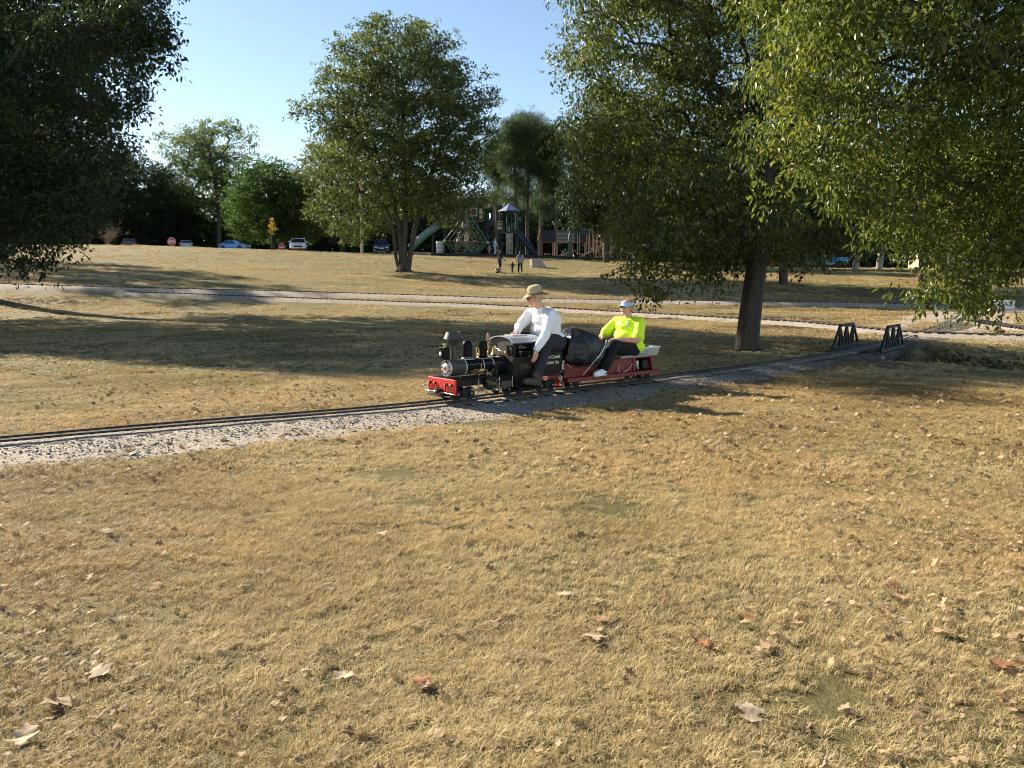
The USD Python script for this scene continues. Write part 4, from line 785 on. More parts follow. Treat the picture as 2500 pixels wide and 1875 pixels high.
# red riding wagon (true metres)
WX0, WX1 = -1.9, -3.84
wag = thing('riding_wagon', 'red riding wagon with footboards carrying the passenger, behind the tender', 'wagon', TLOC, TROT)
R_ = M['wagonred']
part(wag, 'floor', [rbox(WX1, WX0, -.262, .262, .105, .14, .005), rbox(WX1 - .002, WX0 + .002, .25, .28, .095, .15, .004), rbox(WX1 - .002, WX0 + .002, -.28, -.25, .095, .15, .004)], R_)
part(wag, 'front_bulkhead', [rbox(WX0 - .03, WX0, -.15, .15, .14, .36, .004), rbox(WX0, WX0 + .03, .05, .12, .04, .36, .004)], M['red'])
part(wag, 'body_box', [rbox(-3.34, WX0 - .03, -.155, .155, .14, .325, .006)], R_)
part(wag, 'lid', rbox(-3.36, WX0 - .02, -.17, .17, .325, .34, .004), R_)
part(wag, 'engine_bay', [rbox(-3.76, -3.34, -.17, -.15, .14, .345, .004), rbox(-3.78, -3.32, -.18, .18, .33, .352, .004), rbox(-3.4, -3.34, -.17, .17, .14, .33, .004), hullp([(-3.72, -.17, .34), (-3.76, -.17, .34), (-3.72, .17, .34), (-3.76, .17, .34), (-3.76, -.17, .14), (-3.82, -.17, .14), (-3.76, .17, .14), (-3.82, .17, .14)])], R_)
eng = part(wag, 'engine', [rbox(-3.68, -3.45, -.1, .1, .16, .28, .01), lathe([(0, -.06), (.07, -.06), (.075, -.05), (.075, .05), (.07, .06), (0, .06)], 20, (-3.62, .1, .23), 'y')] + [rbox(-3.52, -3.42, -.08 + .0, .12, .17 + k * .016, .178 + k * .016, .002) for k in range(6)], iron)
part(eng, 'carburettor', [rbox(-3.47, -3.435, .1, .16, .2, .29, .006)], M['silver'])
part(eng, 'exhaust', [tube([(-3.5, .12, .19), (-3.46, .16, .17), (-3.43, .16, .22), (-3.43, .15, .29)], .013, 8)], M['silver'])
part(eng, 'fuel_line', tube([(-3.4, .12, .27), (-3.3, .17, .24), (-3.2, .19, .17), (-3.08, .2, .15)], .008, 6), M['silver']); part(eng, 'throttle_cable', tube([(-3.05, .155, .25), (-3.0, .18, .19), (-3.02, .2, .15)], .007, 6), M['silver'])
part(eng, 'flywheel', [lathe([(0, -.01), (.045, -.01), (.045, .01), (0, .01)], 20, (-3.7, .13, .2), 'y')], iron)
part(wag, 'hose_plate', [rbox(WX0 + .0, WX0 + .05, .1, .2, .23, .36, .008)], mat('pale_grey_box', (.42, .4, .37), .5))
part(wag, 'hook', [tube([(WX0 - .1, .165, .335), (WX0 - .12, .2, .29), (WX0 - .15, .19, .3)], .007, 6)], M['silver']); part(wag, 'filler_cap', ball((WX0 - .04, .14, .37), .025, 1), M['silver'], True)
st = part(wag, 'seat', [rbox(-3.62, -3.05, -.19, .19, .345, .385, .012), hullp([(x, y, z) for y in (-.17, .17) for x, z in ((-3.6, .36), (-3.63, .36), (-3.66, .52), (-3.69, .52))])], mat('grey_seat_vinyl', (.27, .25, .22), .55, 0, .1, 12, .2))
S0 = S
S = 1.0
bogie(wag, -2.12, .17, .062); bogie(wag, -3.6, .17, .062)
S = S0
# white tub on the back of the wagon
tub = thing('plastic_tub', 'pale grey plastic tub with lid riding on the back of the red wagon', 'tub', TLOC, TROT)
GT = mat('grey_plastic', (.36, .35, .33), .45, 0, .06)
part(tub, 'box', [hullp([(x, y, z) for x, y, z in [(-3.66 + dx * (.24 + .02 * k), dy * (.155 + .02 * k), .352 + .115 * k) for dx in (-1, 1) for dy in (-1, 1) for k in (0, 1)]]), rbox(-3.93, -3.39, -.182, .182, .4, .412, .004)], GT)
part(tub, 'lid', [rbox(-3.935, -3.385, -.185, .185, .467, .486, .006)], mat('white_lid', (.72, .75, .8), .4))
part(tub, 'handle', [rbox(-3.48, -3.42, -.02, .1, .486, .5, .004)], black)
# black bag
def bag():
    m = trimesh.creation.icosphere(5, 1.0); v = np.asarray(m.vertices); f = np.asarray(m.faces)
    d = v.copy(); p = np.sign(d) * np.abs(d) ** .9; p /= np.maximum(1e-9, np.max(np.abs(p), axis=1, keepdims=True)) ** .2
    P_ = p * np.array([.36, .3, .25])
    a = np.arctan2(d[:, 1], d[:, 0]); el = np.clip(d[:, 2], -1, 1)
    tip = np.array([.25, -.1, .93]); ang = np.arctan2(d[:, 1] + .1, d[:, 0] - .2); drop = np.clip(1 - el, 0, 1.3)
    fold = (1 - np.abs(2 * ((ang / (2 * np.pi) * 9 + .6 * meshkit.noise(d * 1.5, 3)) % 1) - 1)) ** 2.5
    P_ *= (1 + .13 * (fold - .3) * np.clip(drop * 1.4, .05, 1) + .05 * (meshkit.noise(d * 2.6, 8) - .5))[:, None]
    rid = (1 - np.abs(2 * meshkit.noise(d * 4.5 + 3, 15) - 1)) ** 6
    P_ *= (1 + .02 * rid)[:, None]
    P_[:, 2] += .05 * np.exp(-((d[:, 0] - .25) ** 2 + (d[:, 1] + .1) ** 2) * 5) * (el > 0)
    low = np.clip(-el, 0, 1); P_[:, 0] *= 1 + .12 * low; P_[:, 1] *= 1 + .1 * low
    return P_ + [-2.33, .02, .52], f
bagm = usdkit.material(stage, '/World/Looks/black_plastic_sheet', {'co': ('texture_coordinate', {}), 'v': ('voronoi_texture', {'scale': 3.0, 'feature': 'distance_to_edge'}), 'n': ('noise_texture', {'scale': 14.0, 'detail': 4.0, 'distortion': 1.5}), 'ad': ('math', {'math_type': 'add'}), 'b': ('bump', {'strength': .35, 'distance': .02}), 'p': ('principled_bsdf', {'base_color': (.008, .008, .009), 'roughness': .38, 'specular_ior_level': .5})},
    [('co.object', 'v.vector'), ('co.object', 'n.vector'), ('v.distance', 'ad.value1'), ('n.fac', 'ad.value2'), ('ad.value', 'b.height'), ('b.normal', 'p.normal')], surface='p.BSDF')
bg = thing('plastic_bag', 'bulging crumpled black plastic bag between driver and passenger', 'bag', TLOC, TROT)
part(bg, 'sheet', bag(), bagm, True)
part(bg, 'drawn_edge', [tube([(-2.08 - .09 * k, .26 + .03 * math.sin(k * 2.1), .3 + .02 * math.sin(k * 3)) for k in range(7)], .012, 6)], bagm, True)

# ------------------------------------------------------------------ people
def union(bones, ells=(), refine=.02, it=6):
    ms = []
    for b in bones:
        (p0, r0), (p1, r1) = b
        a = m3.Manifold.sphere(r0, 16).translate(tuple(map(float, p0))); c = m3.Manifold.sphere(r1, 16).translate(tuple(map(float, p1)))
        ms.append(m3.Manifold.batch_hull([a, c]))
    for c, r, R in ells:
        s = m3.Manifold.sphere(1., 24).scale(tuple(map(float, r))); T = np.eye(4)[:3]; T[:, :3] = R; T[:, 3] = c
        ms.append(s.transform(T))
    u = m3.Manifold.batch_boolean(ms, m3.OpType.Add).refine_to_length(refine); mm = u.to_mesh()
    t = trimesh.Trimesh(mm.vert_properties[:, :3], mm.tri_verts, process=True)
    if it: trimesh.smoothing.filter_taubin(t, .5, .53, it)
    return t
def crease(t, amp, sc_, seed):
    v = np.asarray(t.vertices); nrm = np.asarray(t.vertex_normals)
    w = (1 - np.abs(2 * meshkit.fbm(v * sc_ * [1, 1, .55] + seed, 3, seed) - 1)) ** 2 - .55
    return v + nrm * (w * amp)[:, None], np.asarray(t.faces)
def hand(wrist, d, up, s=1., curl=.5, side=1):
    """palm, four fingers of different lengths and a thumb from the side of the palm"""
    w = np.asarray(wrist, float); d = np.asarray(d, float) / np.linalg.norm(d); up = np.asarray(up, float); up = up - d * (up @ d); up /= np.linalg.norm(up); lat = np.cross(up, d) * side
    B = [((w, .026 * s), (w + d * .045 * s + lat * .024 * s, .017 * s)), ((w, .026 * s), (w + d * .05 * s - lat * .024 * s, .016 * s)), ((w + d * .04 * s + lat * .024 * s, .017 * s), (w + d * .085 * s + lat * .028 * s, .013 * s)), ((w + d * .04 * s - lat * .024 * s, .016 * s), (w + d * .078 * s - lat * .03 * s, .012 * s)), ((w + d * .08 * s + lat * .026 * s, .013 * s), (w + d * .076 * s - lat * .028 * s, .012 * s))]
    for k, (o, L) in enumerate(((.03, .068), (.011, .076), (-.009, .07), (-.028, .055))):
        p = w + d * (.084 - .004 * abs(k - 1)) * s + lat * o * s; dd = d.copy()
        for j, fr in enumerate((.45, .32, .25)):
            a = curl * (.55 + .35 * j); dd = dd * math.cos(a) - up * math.sin(a); dd /= np.linalg.norm(dd)
            q = p + dd * L * fr * s; B.append(((p, (.0098 - .0008 * j) * s), (q, (.009 - .0008 * j) * s))); p = q
    p = w + d * .022 * s + lat * .026 * s; q = p + (d * .6 + lat * .7 - up * .25) * .04 * s; r = q + (d * .9 + lat * .05 - up * .4) * .032 * s
    B += [((p, .015 * s), (q, .012 * s)), ((q, .012 * s), (r, .0095 * s))]
    return B
SKIN = usdkit.material(stage, '/World/Looks/skin', {'co': ('texture_coordinate', {}), 'n': ('noise_texture', {'scale': 22.0, 'detail': 3.0}), 'r': ('rgb_ramp', {'ramp': [(.35, (.5, .25, .17)), (.65, (.6, .34, .24))]}), 'p': ('principled_bsdf', {'roughness': .5, 'subsurface_weight': .15, 'subsurface_scale': .01})}, [('co.object', 'n.vector'), ('n.fac', 'r.fac'), ('r.color', 'p.base_color')], surface='p.BSDF')
SKIN2 = mat('brown_skin', (.16, .085, .055), .5)
def cloth(name, col, var=.1, rough=.85): return mat(name, col, rough, 0, var, 9, .25, 160, .2)
def head_bones(c, yaw, pitch=0., s=1.):
    """head: cranium, jaw, nose, brows, ears; c is between the ears"""
    R = Rot.from_euler('zy', [yaw, pitch]).as_matrix(); P_ = lambda x, y, z: np.asarray(c) + R @ (np.array([x, y, z]) * s)
    E = [(P_(-.012, 0, .035), np.array([.096, .074, .088]) * s, R), (P_(.022, 0, -.03), np.array([.07, .06, .085]) * s, R), (P_(-.005, .074, -.005), np.array([.016, .01, .032]) * s, R), (P_(-.005, -.074, -.005), np.array([.016, .01, .032]) * s, R)]
    B = [((P_(.078, 0, .012), .012 * s), (P_(.102, 0, -.022), .015 * s)), ((P_(.07, -.045, .03), .014 * s), (P_(.07, .045, .03), .014 * s)), ((P_(.06, 0, -.095), .024 * s), (P_(.05, .02, -.09), .024 * s)), ((P_(.06, 0, -.095), .024 * s), (P_(.05, -.02, -.09), .024 * s)),
         ((P_(.078, -.02, -.062), .01 * s), (P_(.078, .02, -.062), .01 * s)), ((P_(.076, -.017, -.05), .009 * s), (P_(.076, .017, -.05), .009 * s)), ((P_(.06, .04, -.02), .024 * s), (P_(.05, .05, -.03), .024 * s)), ((P_(.06, -.04, -.02), .024 * s), (P_(.05, -.05, -.03), .024 * s))]
    return B, E, P_, R
def seg(*pts): return [(pts[k], pts[k + 1]) for k in range(len(pts) - 1)]
V3 = lambda *a: np.array(a, float)
LIP = mat('lips', (.42, .14, .12), .5); EYE = mat('eye_white', (.6, .58, .55), .3); IRIS = mat('iris', (.03, .03, .035), .2)
def face(p, P_, s=1.):
    for k in (-1, 1):
        e = part(p, 'eye', ball(P_(.082, k * .031, .012), .0115 * s, 2), EYE, True); part(e, 'iris', ball(P_(.0915, k * .031, .012), .005 * s, 1), IRIS, True)
    part(p, 'mouth', tube([P_(.08, -.026, -.054), P_(.089, -.012, -.057), P_(.091, 0, -.058), P_(.089, .012, -.057), P_(.08, .026, -.054)], [.002 * s, .0045 * s, .005 * s, .0045 * s, .002 * s], 6), LIP, True)
# --- the driver
dv = thing('person', 'driver in white long-sleeved shirt and wide tan hat, leaning forward on the tender', 'person', TLOC, TROT)
hip = V3(-1.86, 0, .67); belly = V3(-1.8, 0, .8); chest = V3(-1.72, 0, .97); neck = V3(-1.64, 0, 1.1); hc = V3(-1.56, -.015, 1.235)
sh = {1: V3(-1.63, .21, 1.0), -1: V3(-1.64, -.2, 1.01)}
el = {1: V3(-1.45, .33, .78), -1: V3(-1.52, -.3, .84)}; wr = {1: V3(-1.25, .37, .585), -1: V3(-1.36, -.14, .79)}
hj = {1: V3(-1.86, .11, .64), -1: V3(-1.86, -.11, .64)}; kn = {1: V3(-1.5, .3, .67), -1: V3(-1.46, -.31, .69)}; an = {1: V3(-1.3, .31, .195), -1: V3(-1.26, -.3, .195)}
hb, he, P_, R = head_bones(hc, -.5, .12)
body = hb + seg((neck, .058), (hc - [0.015, 0, .04], .06)) + seg((chest, .13), (neck, .06)) + seg((hip, .14), (belly, .15), (chest, .14))
for k in (1, -1): body += seg((chest, .1), (sh[k], .055), (el[k], .036), (wr[k], .027)) + seg((hj[k], .08), (kn[k], .045), (an[k], .038))
body += hand(wr[1] + (wr[1] - el[1]) * .06, V3(.15, 0, -.9), V3(-.2, 1, 0), 1.05, .55, 1) + hand(wr[-1] + V3(.02, .01, -.012), V3(.85, .4, -.1), V3(0, 0, 1), 1.05, .25, -1)
part(dv, 'body', union(body, he, .012, 5), SKIN, True)
shirt = seg((neck - [.01, 0, .045], .085), (chest, .16)) + [((chest + [.0, .07, .02], .13), (chest + [0, -.07, .02], .13))]
for k in (1, -1): shirt += seg((chest + [0, k * .06, .03], .115), (sh[k], .088), (el[k], .066), (wr[k] - (wr[k] - el[k]) * .05, .046))
tors = [(V3(-1.75, 0, .81), V3(.2, .225, .15), np.eye(3)), (V3(-1.73, 0, .95), V3(.175, .22, .16), np.eye(3)), (V3(-1.84, 0, .72), V3(.18, .215, .1), np.eye(3)), (V3(-1.82, 0, .92), V3(.13, .2, .16), np.eye(3))]
part(dv, 'shirt', crease(union(shirt, tors, .016, 40), .012, 7, 3), cloth('white_cotton', (.8, .79, .8), .03), True)
tr = [((hip + [.0, .06, 0], .15), (hip + [0, -.06, 0], .15))]
for k in (1, -1): tr += seg((hj[k], .125), (kn[k], .088), (an[k] + (kn[k] - an[k]) * .12, .068))
part(dv, 'trousers', crease(union(tr, (), .016, 24), .011, 8, 5), cloth('charcoal_trousers', (.028, .029, .036), .15), True)
BOOT = mat('brown_suede_boot', (.065, .045, .038), .85, 0, .25, 30, .3)
for k in (1, -1):
    a = an[k]; d = V3(.94, .2 * k, .18); d /= np.linalg.norm(d)
    b_ = part(dv, 'boot', union(seg((a + [0, 0, .06], .062), (a - [0.02, 0, .04], .056)) + seg((a - [.035, 0, .055], .046), (a + d * .12 - [0, 0, .045], .052), (a + d * .235 - [0, 0, .055], .042)), (), .012, 5), BOOT, True)
    part(b_, 'sole', hullp(np.vstack([ball(a + q, (.045, .045, .012), 1)[0] for q in (V3(-.035, 0, -.1), d * .12 - [0, 0, .1], d * .25 - [0, 0, .095])])), black)
hat = part(dv, 'hat', xf(lathe([(.072, .0), (.108, .0), (.105, .03), (.1, .075), (.09, .105), (.06, .122), (.02, .118), (0, .112)], 32), Rot.from_euler('zy', [-.5, .18]).as_matrix(), P_(-.012, 0, .055)), cloth('tan_felt', (.36, .29, .18)), True, 'wide-brimmed tan hat')
ang = np.linspace(0, 2 * np.pi, 49)[:-1]; rr = np.linspace(.098, .185, 6)
bv = np.array([[r_ * math.cos(a), r_ * math.sin(a) * .95, -.012 * (i / 5) + .028 * (i / 5) ** 2 * math.cos(2 * a + .4) * (-1) - .012 * (i / 5) * math.cos(a)] for i, r_ in enumerate(rr) for a in ang]); bi, bj = np.meshgrid(np.arange(5), np.arange(48), indexing='ij')
bf = np.stack([bi * 48 + bj, bi * 48 + (bj + 1) % 48, (bi + 1) * 48 + (bj + 1) % 48, (bi + 1) * 48 + bj], -1).reshape(-1, 4)
brim = J([(bv + [0, 0, .005], bf), (bv - [0, 0, .002], bf[:, ::-1])])
part(hat, 'brim', xf(brim, Rot.from_euler('zy', [-.5, .18]).as_matrix(), P_(-.012, 0, .058)), cloth('tan_felt_brim', (.34, .27, .17)), True)
part(hat, 'hat_band', xf(lathe([(.1085, .004), (.11, .004), (.1075, .028), (.1055, .028)], 32), Rot.from_euler('zy', [-.5, .18]).as_matrix(), P_(-.012, 0, .055)), cloth('dark_hat_band', (.16, .13, .09)), True)
DK = mat('dark_glasses', (.012, .012, .014), .15, 0, .1)
part(dv, 'glasses', [tube([P_(.07, k * .07, .016), P_(.0, k * .078, .016)], .003, 5) for k in (1, -1)] + [xf(lathe([(.016, -.002), (.021, -.002), (.021, .002), (.016, .002)], 16, (0, 0, 0), 'x'), R, P_(.097, k * .032, .012)) for k in (1, -1)] + [tube([P_(.102, -.012, .016), P_(.102, .012, .016)], .003, 5)], DK)
part(dv, 'hair', union([], [(P_(-.045, 0, -.005), V3(.062, .072, .05), R)], .014, 3), cloth('grey_hair', (.35, .32, .29)), True)
face(dv, P_)
part(dv, 'belt', xf(lathe([(.155, -.015), (.168, -.015), (.168, .015), (.155, .015)], 32), np.diag([1, 1.2, 1.]), (-1.85, 0, .715)), black, True)
# --- the passenger
pv = thing('person', 'passenger in neon yellow T-shirt, pale blue visor and sunglasses, seated on the red wagon', 'person', TLOC, TROT)
hip = V3(-3.44, 0, .49); chest = V3(-3.42, .0, .8); neck = V3(-3.4, 0, .93); hc = V3(-3.36, .0, 1.075)
sh = {1: V3(-3.42, .22, .87), -1: V3(-3.4, -.22, .87)}; el = {1: V3(-3.25, .32, .61), -1: V3(-3.2, -.34, .64)}; wr = {1: V3(-2.99, .19, .63), -1: V3(-3.0, -.15, .645)}
hj = {1: V3(-3.38, .11, .46), -1: V3(-3.38, -.11, .46)}; kn = {1: V3(-2.88, .19, .545), -1: V3(-2.86, -.19, .545)}; an = {1: V3(-2.62, .25, .235), -1: V3(-2.58, -.25, .235)}
hb, he, P_, R = head_bones(hc, .12, -.12)
body = hb + seg((neck, .058), (hc - [0.015, 0, .04], .06)) + seg((hip, .15), (chest, .13), (neck, .06))
for k in (1, -1): body += seg((chest, .1), (sh[k], .06), (el[k], .046), (wr[k], .029)) + seg((hj[k], .08), (kn[k], .045), (an[k], .036))
body += hand(wr[1], V3(.8, -.5, .0), V3(0, .25, 1), 1., .4, 1) + hand(wr[-1], V3(.8, .45, -.1), V3(0, -.2, 1), 1., .7, -1)
part(pv, 'body', union(body, he, .012, 5), SKIN, True)
ts = [((chest + [0, .07, 0], .135), (chest + [0, -.07, 0], .135))] + seg((neck - [.0, 0, .05], .08), (chest, .15))
for k in (1, -1): ts += seg((chest + [0, k * .08, .02], .11), (sh[k] - [0, 0, .01], .08), (sh[k] + (el[k] - sh[k]) * .72, .082))
tors = [(V3(-3.42, 0, .65), V3(.22, .25, .17), np.eye(3)), (V3(-3.42, 0, .79), V3(.18, .235, .14), np.eye(3)), (V3(-3.45, 0, .5), V3(.2, .24, .13), np.eye(3))]
NEON = usdkit.material(stage, '/World/Looks/neon_yellow_jersey', {'co': ('texture_coordinate', {}), 'n': ('noise_texture', {'scale': 200.0}), 'b': ('bump', {'strength': .2, 'distance': .005}), 'p': ('principled_bsdf', {'base_color': (.66, .92, .02), 'roughness': .7})}, [('co.object', 'n.vector'), ('n.fac', 'b.height'), ('b.normal', 'p.normal')], surface='p.BSDF')
tsp = part(pv, 't_shirt', crease(union(ts, tors, .016, 36), .01, 7, 7), NEON, True)
part(tsp, 'chest_emblem', ball((-3.262, .11, .845), (.006, .026, .026), 2), mat('pale_blue_emblem', (.45, .6, .6), .7), True)
part(pv, 'spectacle_cord', tube([(-3.33, .06, .94), (-3.28, .03, .88), (-3.25, .0, .86), (-3.27, -.03, .89), (-3.33, -.06, .95)], .003, 5), black)
tr = [((hip + [.04, .07, -.03], .13), (hip + [.04, -.07, -.03], .13))]
for k in (1, -1): tr += seg((hj[k], .12), (kn[k], .092), (an[k] + (kn[k] - an[k]) * .1, .082))
part(pv, 'trousers', crease(union(tr, (), .016, 24), .01, 8, 9), cloth('black_trousers', (.01, .01, .011), .15), True)
SHOE = mat('white_canvas_shoe', (.75, .76, .8), .6)
for k in (1, -1):
    a = an[k]; d = V3(.96, .12 * k, -.02); d /= np.linalg.norm(d)
    part(pv, 'sock', tube([a + [0, 0, -.02], a + [.0, 0, .055]], [.05, .047], 12), cloth('white_sock', (.7, .7, .72)), True)
    b_ = part(pv, 'shoe', union(seg((a - [.02, 0, .03], .046), (a + d * .1 - [0, 0, .05], .046), (a + d * .18 - [0, 0, .055], .036)), (), .012, 5), SHOE, True)
    part(b_, 'sole', hullp(np.vstack([ball(a + q, (.046, .046, .01), 1)[0] for q in (V3(-.03, 0, -.085), d * .1 - [0, 0, .085], d * .185 - [0, 0, .085])])), SHOE)
vs = part(pv, 'visor', xf(lathe([(.084, .03), (.101, .03), (.099, .075), (.086, .075)], 32), R @ np.diag([1, .83, 1.]), P_(-.008, 0, .0)), cloth('pale_blue_visor', (.36, .55, .72)), True, 'pale blue sun visor')
a = np.linspace(-1.2, 1.2, 21); bv = np.array([[.098 * math.cos(t) + (.095 * math.cos(t) ** .6 if i else 0), .085 * math.sin(t) * (1.12 if i else 1), .035 - (.028 if i else 0) - .012 * math.sin(t) ** 2] for i in (0, 1) for t in a]); bf = np.array([[k, k + 1, 22 + k, 21 + k] for k in range(20)])
part(vs, 'peak', xf(J([(bv, bf), (bv - [0, 0, .004], bf[:, ::-1])]), R, P_(-.008, 0, .003)), cloth('pale_blue_peak', (.4, .6, .78)), True)
part(pv, 'sunglasses', [xf(rbox(-.004, .006, -.026, .026, -.016, .017, .004), R @ Rot.from_euler('z', k * .25).as_matrix(), P_(.094, k * .033, .012)) for k in (1, -1)] + [tube([P_(.085, k * .06, .018), P_(.0, k * .078, .016)], .004, 5) for k in (1, -1)], DK)
part(pv, 'hair', union([], [(P_(-.03, 0, .04), V3(.09, .08, .085), R), (P_(-.045, 0, -.03), V3(.062, .07, .08), R)], .014, 3), cloth('short_brown_grey_hair', (.2, .14, .09)), True)
face(pv, P_)
cane = thing('walking_stick', 'thin pale bent stick leaning from the passenger\'s hand to the wagon footboard', 'stick', TLOC, TROT)
def local(u, v, y):
    k = (u - 1250) / FPX; x = (k * (O2[1] + LEFT[1] * y) - O2[0] - LEFT[0] * y) / (FWD[0] - k * FWD[1]); Yd = O2[1] + FWD[1] * x + LEFT[1] * y
    return V3(x, y, at(u, v, Yd)[2] - RT)
cs = [local(1481, 831, .2), local(1475, 850, .31), local(1466, 866, .31), local(1457, 876, .29), local(1424, 916, .262)]
part(cane, 'handle', tube(cs[:4], .01, 8), mat('pale_blue_grip', (.6, .68, .8), .4))
part(cane, 'shaft', tube([cs[3], (cs[3] + cs[4]) / 2, cs[4]], .007, 8), M['silver'])

# ------------------------------------------------------------------ little railway bridge
TIMB = mat('black_tarred_timber', (.012, .011, .01), .75, 0, .35, 12, .4)
PLANK = mat('worn_dark_plank', (.03, .025, .02), .85, 0, .35, 7, .4)
br = thing('bridge', 'small black truss-sided railway bridge carrying the track over the ditch', 'bridge')
kb = int(np.argmin(np.linalg.norm(MAIN - at(2130, 846, 18.6)[:2], axis=1))); tb, nb = normals(MAIN); BO = np.array([*MAIN[kb], ZM[kb] - .05]); BD = np.array([*(-tb[kb] if tb[kb] @ np.array([.7, .7]) < 0 else tb[kb]), 0]); BN = np.array([-BD[1], BD[0], 0])
def bp(a, b, z): return BO + BD * a + BN * b + np.array([0, 0, z])
def bar(p, q, w=.05, d=.05):
    p, q = np.asarray(p, float), np.asarray(q, float); L = np.linalg.norm(q - p); x = (q - p) / L; y = np.cross([0, 0, 1.], x); y = y / np.linalg.norm(y) if np.linalg.norm(y) > 1e-3 else BN; z = np.cross(x, y)
    v, f = box(0, L, -w / 2, w / 2, -d / 2, d / 2); return v @ np.stack([x, y, z]) + p, f
for side in (.5, -.5):
    g = []
    ts = part(br, 'truss_bottom_chord', bar(bp(-1.0, side, .03), bp(1.0, side, .03), .07, .07), TIMB, False)
    part(br, 'truss_top_chord', bar(bp(-.5, side, .52), bp(.5, side, .52), .06, .06), TIMB, False)
    for p, q in (((-.95, .05), (-.5, .52)), ((.95, .05), (.5, .52)), ((-.5, .05), (-.5, .5)), ((.5, .05), (.5, .5)), ((0, .05), (0, .5)), ((-.5, .5), (-.22, .05)), ((0, .5), (-.25, .05)), ((0, .5), (.25, .05)), ((.5, .5), (.22, .05))):
        part(br, 'truss_member', bar(bp(p[0], side, p[1]), bp(q[0], side, q[1]), .045, .045), TIMB, False)
    part(br, 'beam', bar(bp(-1.35, side * .96, -.12), bp(1.35, side * .96, -.12), .1, .18), TIMB, False)
for k in range(11): part(br, 'deck_plank', cbox(bp(-1.25 + .25 * k + .125, 0, -.005), (.21, 1.0, .03), math.atan2(BD[1], BD[0])), PLANK, False)
for s in (-1, 1): part(br, 'walkway_plank', cbox(bp(0, s * .27, .022), (2.5, .16, .022), math.atan2(BD[1], BD[0])), PLANK, False)
for s in (-1.35, 1.35): part(br, 'abutment', cbox(bp(s, 0, -.45), (.25, 1.3, .8), math.atan2(BD[1], BD[0])), mat('concrete_abutment' + ('a' if s < 0 else 'b'), (.2, .18, .16), .9, 0, .2, 6, .3), False)
# tilted signal rod at the right
g = hit(2438, 820); top_ = at(2449, 752, g[1] - .05); rd = thing('signal_rod', 'thin leaning rod with a pale box on top, in the bare patch at the right', 'signal')
part(rd, 'rod', tube([g - [0, 0, .1], g + (top_ - g) * .5 + [.01, 0, 0], top_], .014, 6), M['rail'])
part(rd, 'cabinet', cbox(top_ + [.0, 0, .1], (.5, .3, .24), .3), mat('pale_grey_cabinet', (.4, .42, .43), .5), False)
part(rd, 'cabinet_end', cbox(top_ + [-.26, -.06, .1], (.03, .26, .2), .3), mat('dark_grey_cabinet', (.08, .085, .09), .5), False)
part(rd, 'clip', [cbox(g + (top_ - g) * .72, (.14, .03, .03)), ], M['rail'], False); part(rd, 'weight', cbox(g + (top_ - g) * .14 + [.07, 0, 0], (.14, .06, .1)), mat('rust_block', (.1, .03, .02), .8), False)

# ------------------------------------------------------------------ playground
PG = mat('playground_green', (.02, .095, .06), .45, 0, .12); PD = mat('playground_dark_green', (.012, .035, .03), .5, 0, .15); PT = mat('tan_panel', (.42, .32, .2), .55, 0, .1)
PB = mat('brown_panel', (.075, .04, .028), .6, 0, .2); PBL = mat('dark_blue_slide', (.006, .009, .024), .35, 0, .1); ROOF = mat('standing_seam_roof', (.3, .31, .4), .4, .3, .12, 3); CEDAR = mat('cedar_wood', (.24, .135, .08), .75, 0, .25, 5, .2)
DKW = mat('dark_brown_shingle', (.035, .026, .021), .85, 0, .25, 8, .3); ROPE = mat('pale_rope', (.22, .2, .15), .9); YEL = mat('cream_yellow_knuckle', (.5, .4, .2), .5); GREY = mat('mottled_grey_plastic', (.4, .4, .43), .6, 0, .15, 3); PALE = mat('pale_green_tube', (.12, .2, .165), .45, 0, .08); REDC = mat('red_canopy', (.4, .1, .08), .6)
MULCH = mat('dark_mulch', (.05, .035, .025), .95, 0, .3, 3, .5)
def frame(u, v, Y):
    o = at(u, v, Y); k = Y / FPX
    return (lambda du, dv, dy=0.: np.array([(du - u) * k, dy, (v - dv) * k])), o, k
# edging and mulch
YB = 83.
edge = [at(u, v, Y) for u, v, Y in ((1053, 621, 84), (1150, 625, 83.6), (1300, 632, 83), (1356, 635, 82.6), (1450, 640, 82), (1570, 645, 81.5))]
mb = thing('playground_edging', 'long black timber edging along the front of the playground', 'edging')
for p, q in zip(edge[:-1], edge[1:]):
    n_ = max(2, int(np.linalg.norm(q - p) / 2.4))
    for a_ in range(n_):
        s_, e_ = p + (q - p) * a_ / n_, p + (q - p) * ((a_ + .985) / n_); part(mb, 'timber', bar(np.r_[s_[:2], H(*s_[:2]) + .1], np.r_[e_[:2], H(*e_[:2]) + .1], .2, .36), TIMB, False)
lr = thing('plank_edging', 'pale low wooden edging beyond the maple, left of the black edging', 'edging')
pe = [at(u, v, Y) for u, v, Y in ((955, 612, 88), (1005, 611, 88), (1053, 616, 86))]
for p, q in zip(pe[:-1], pe[1:]): part(lr, 'timber', bar(np.r_[p[:2], H(*p[:2]) + .12], np.r_[q[:2], H(*q[:2]) + .12], .15, .3), mat('pale_timber', (.34, .24, .17), .8) if not stage.GetPrimAtPath('/World/Looks/pale_timber') else '/World/Looks/pale_timber', False)
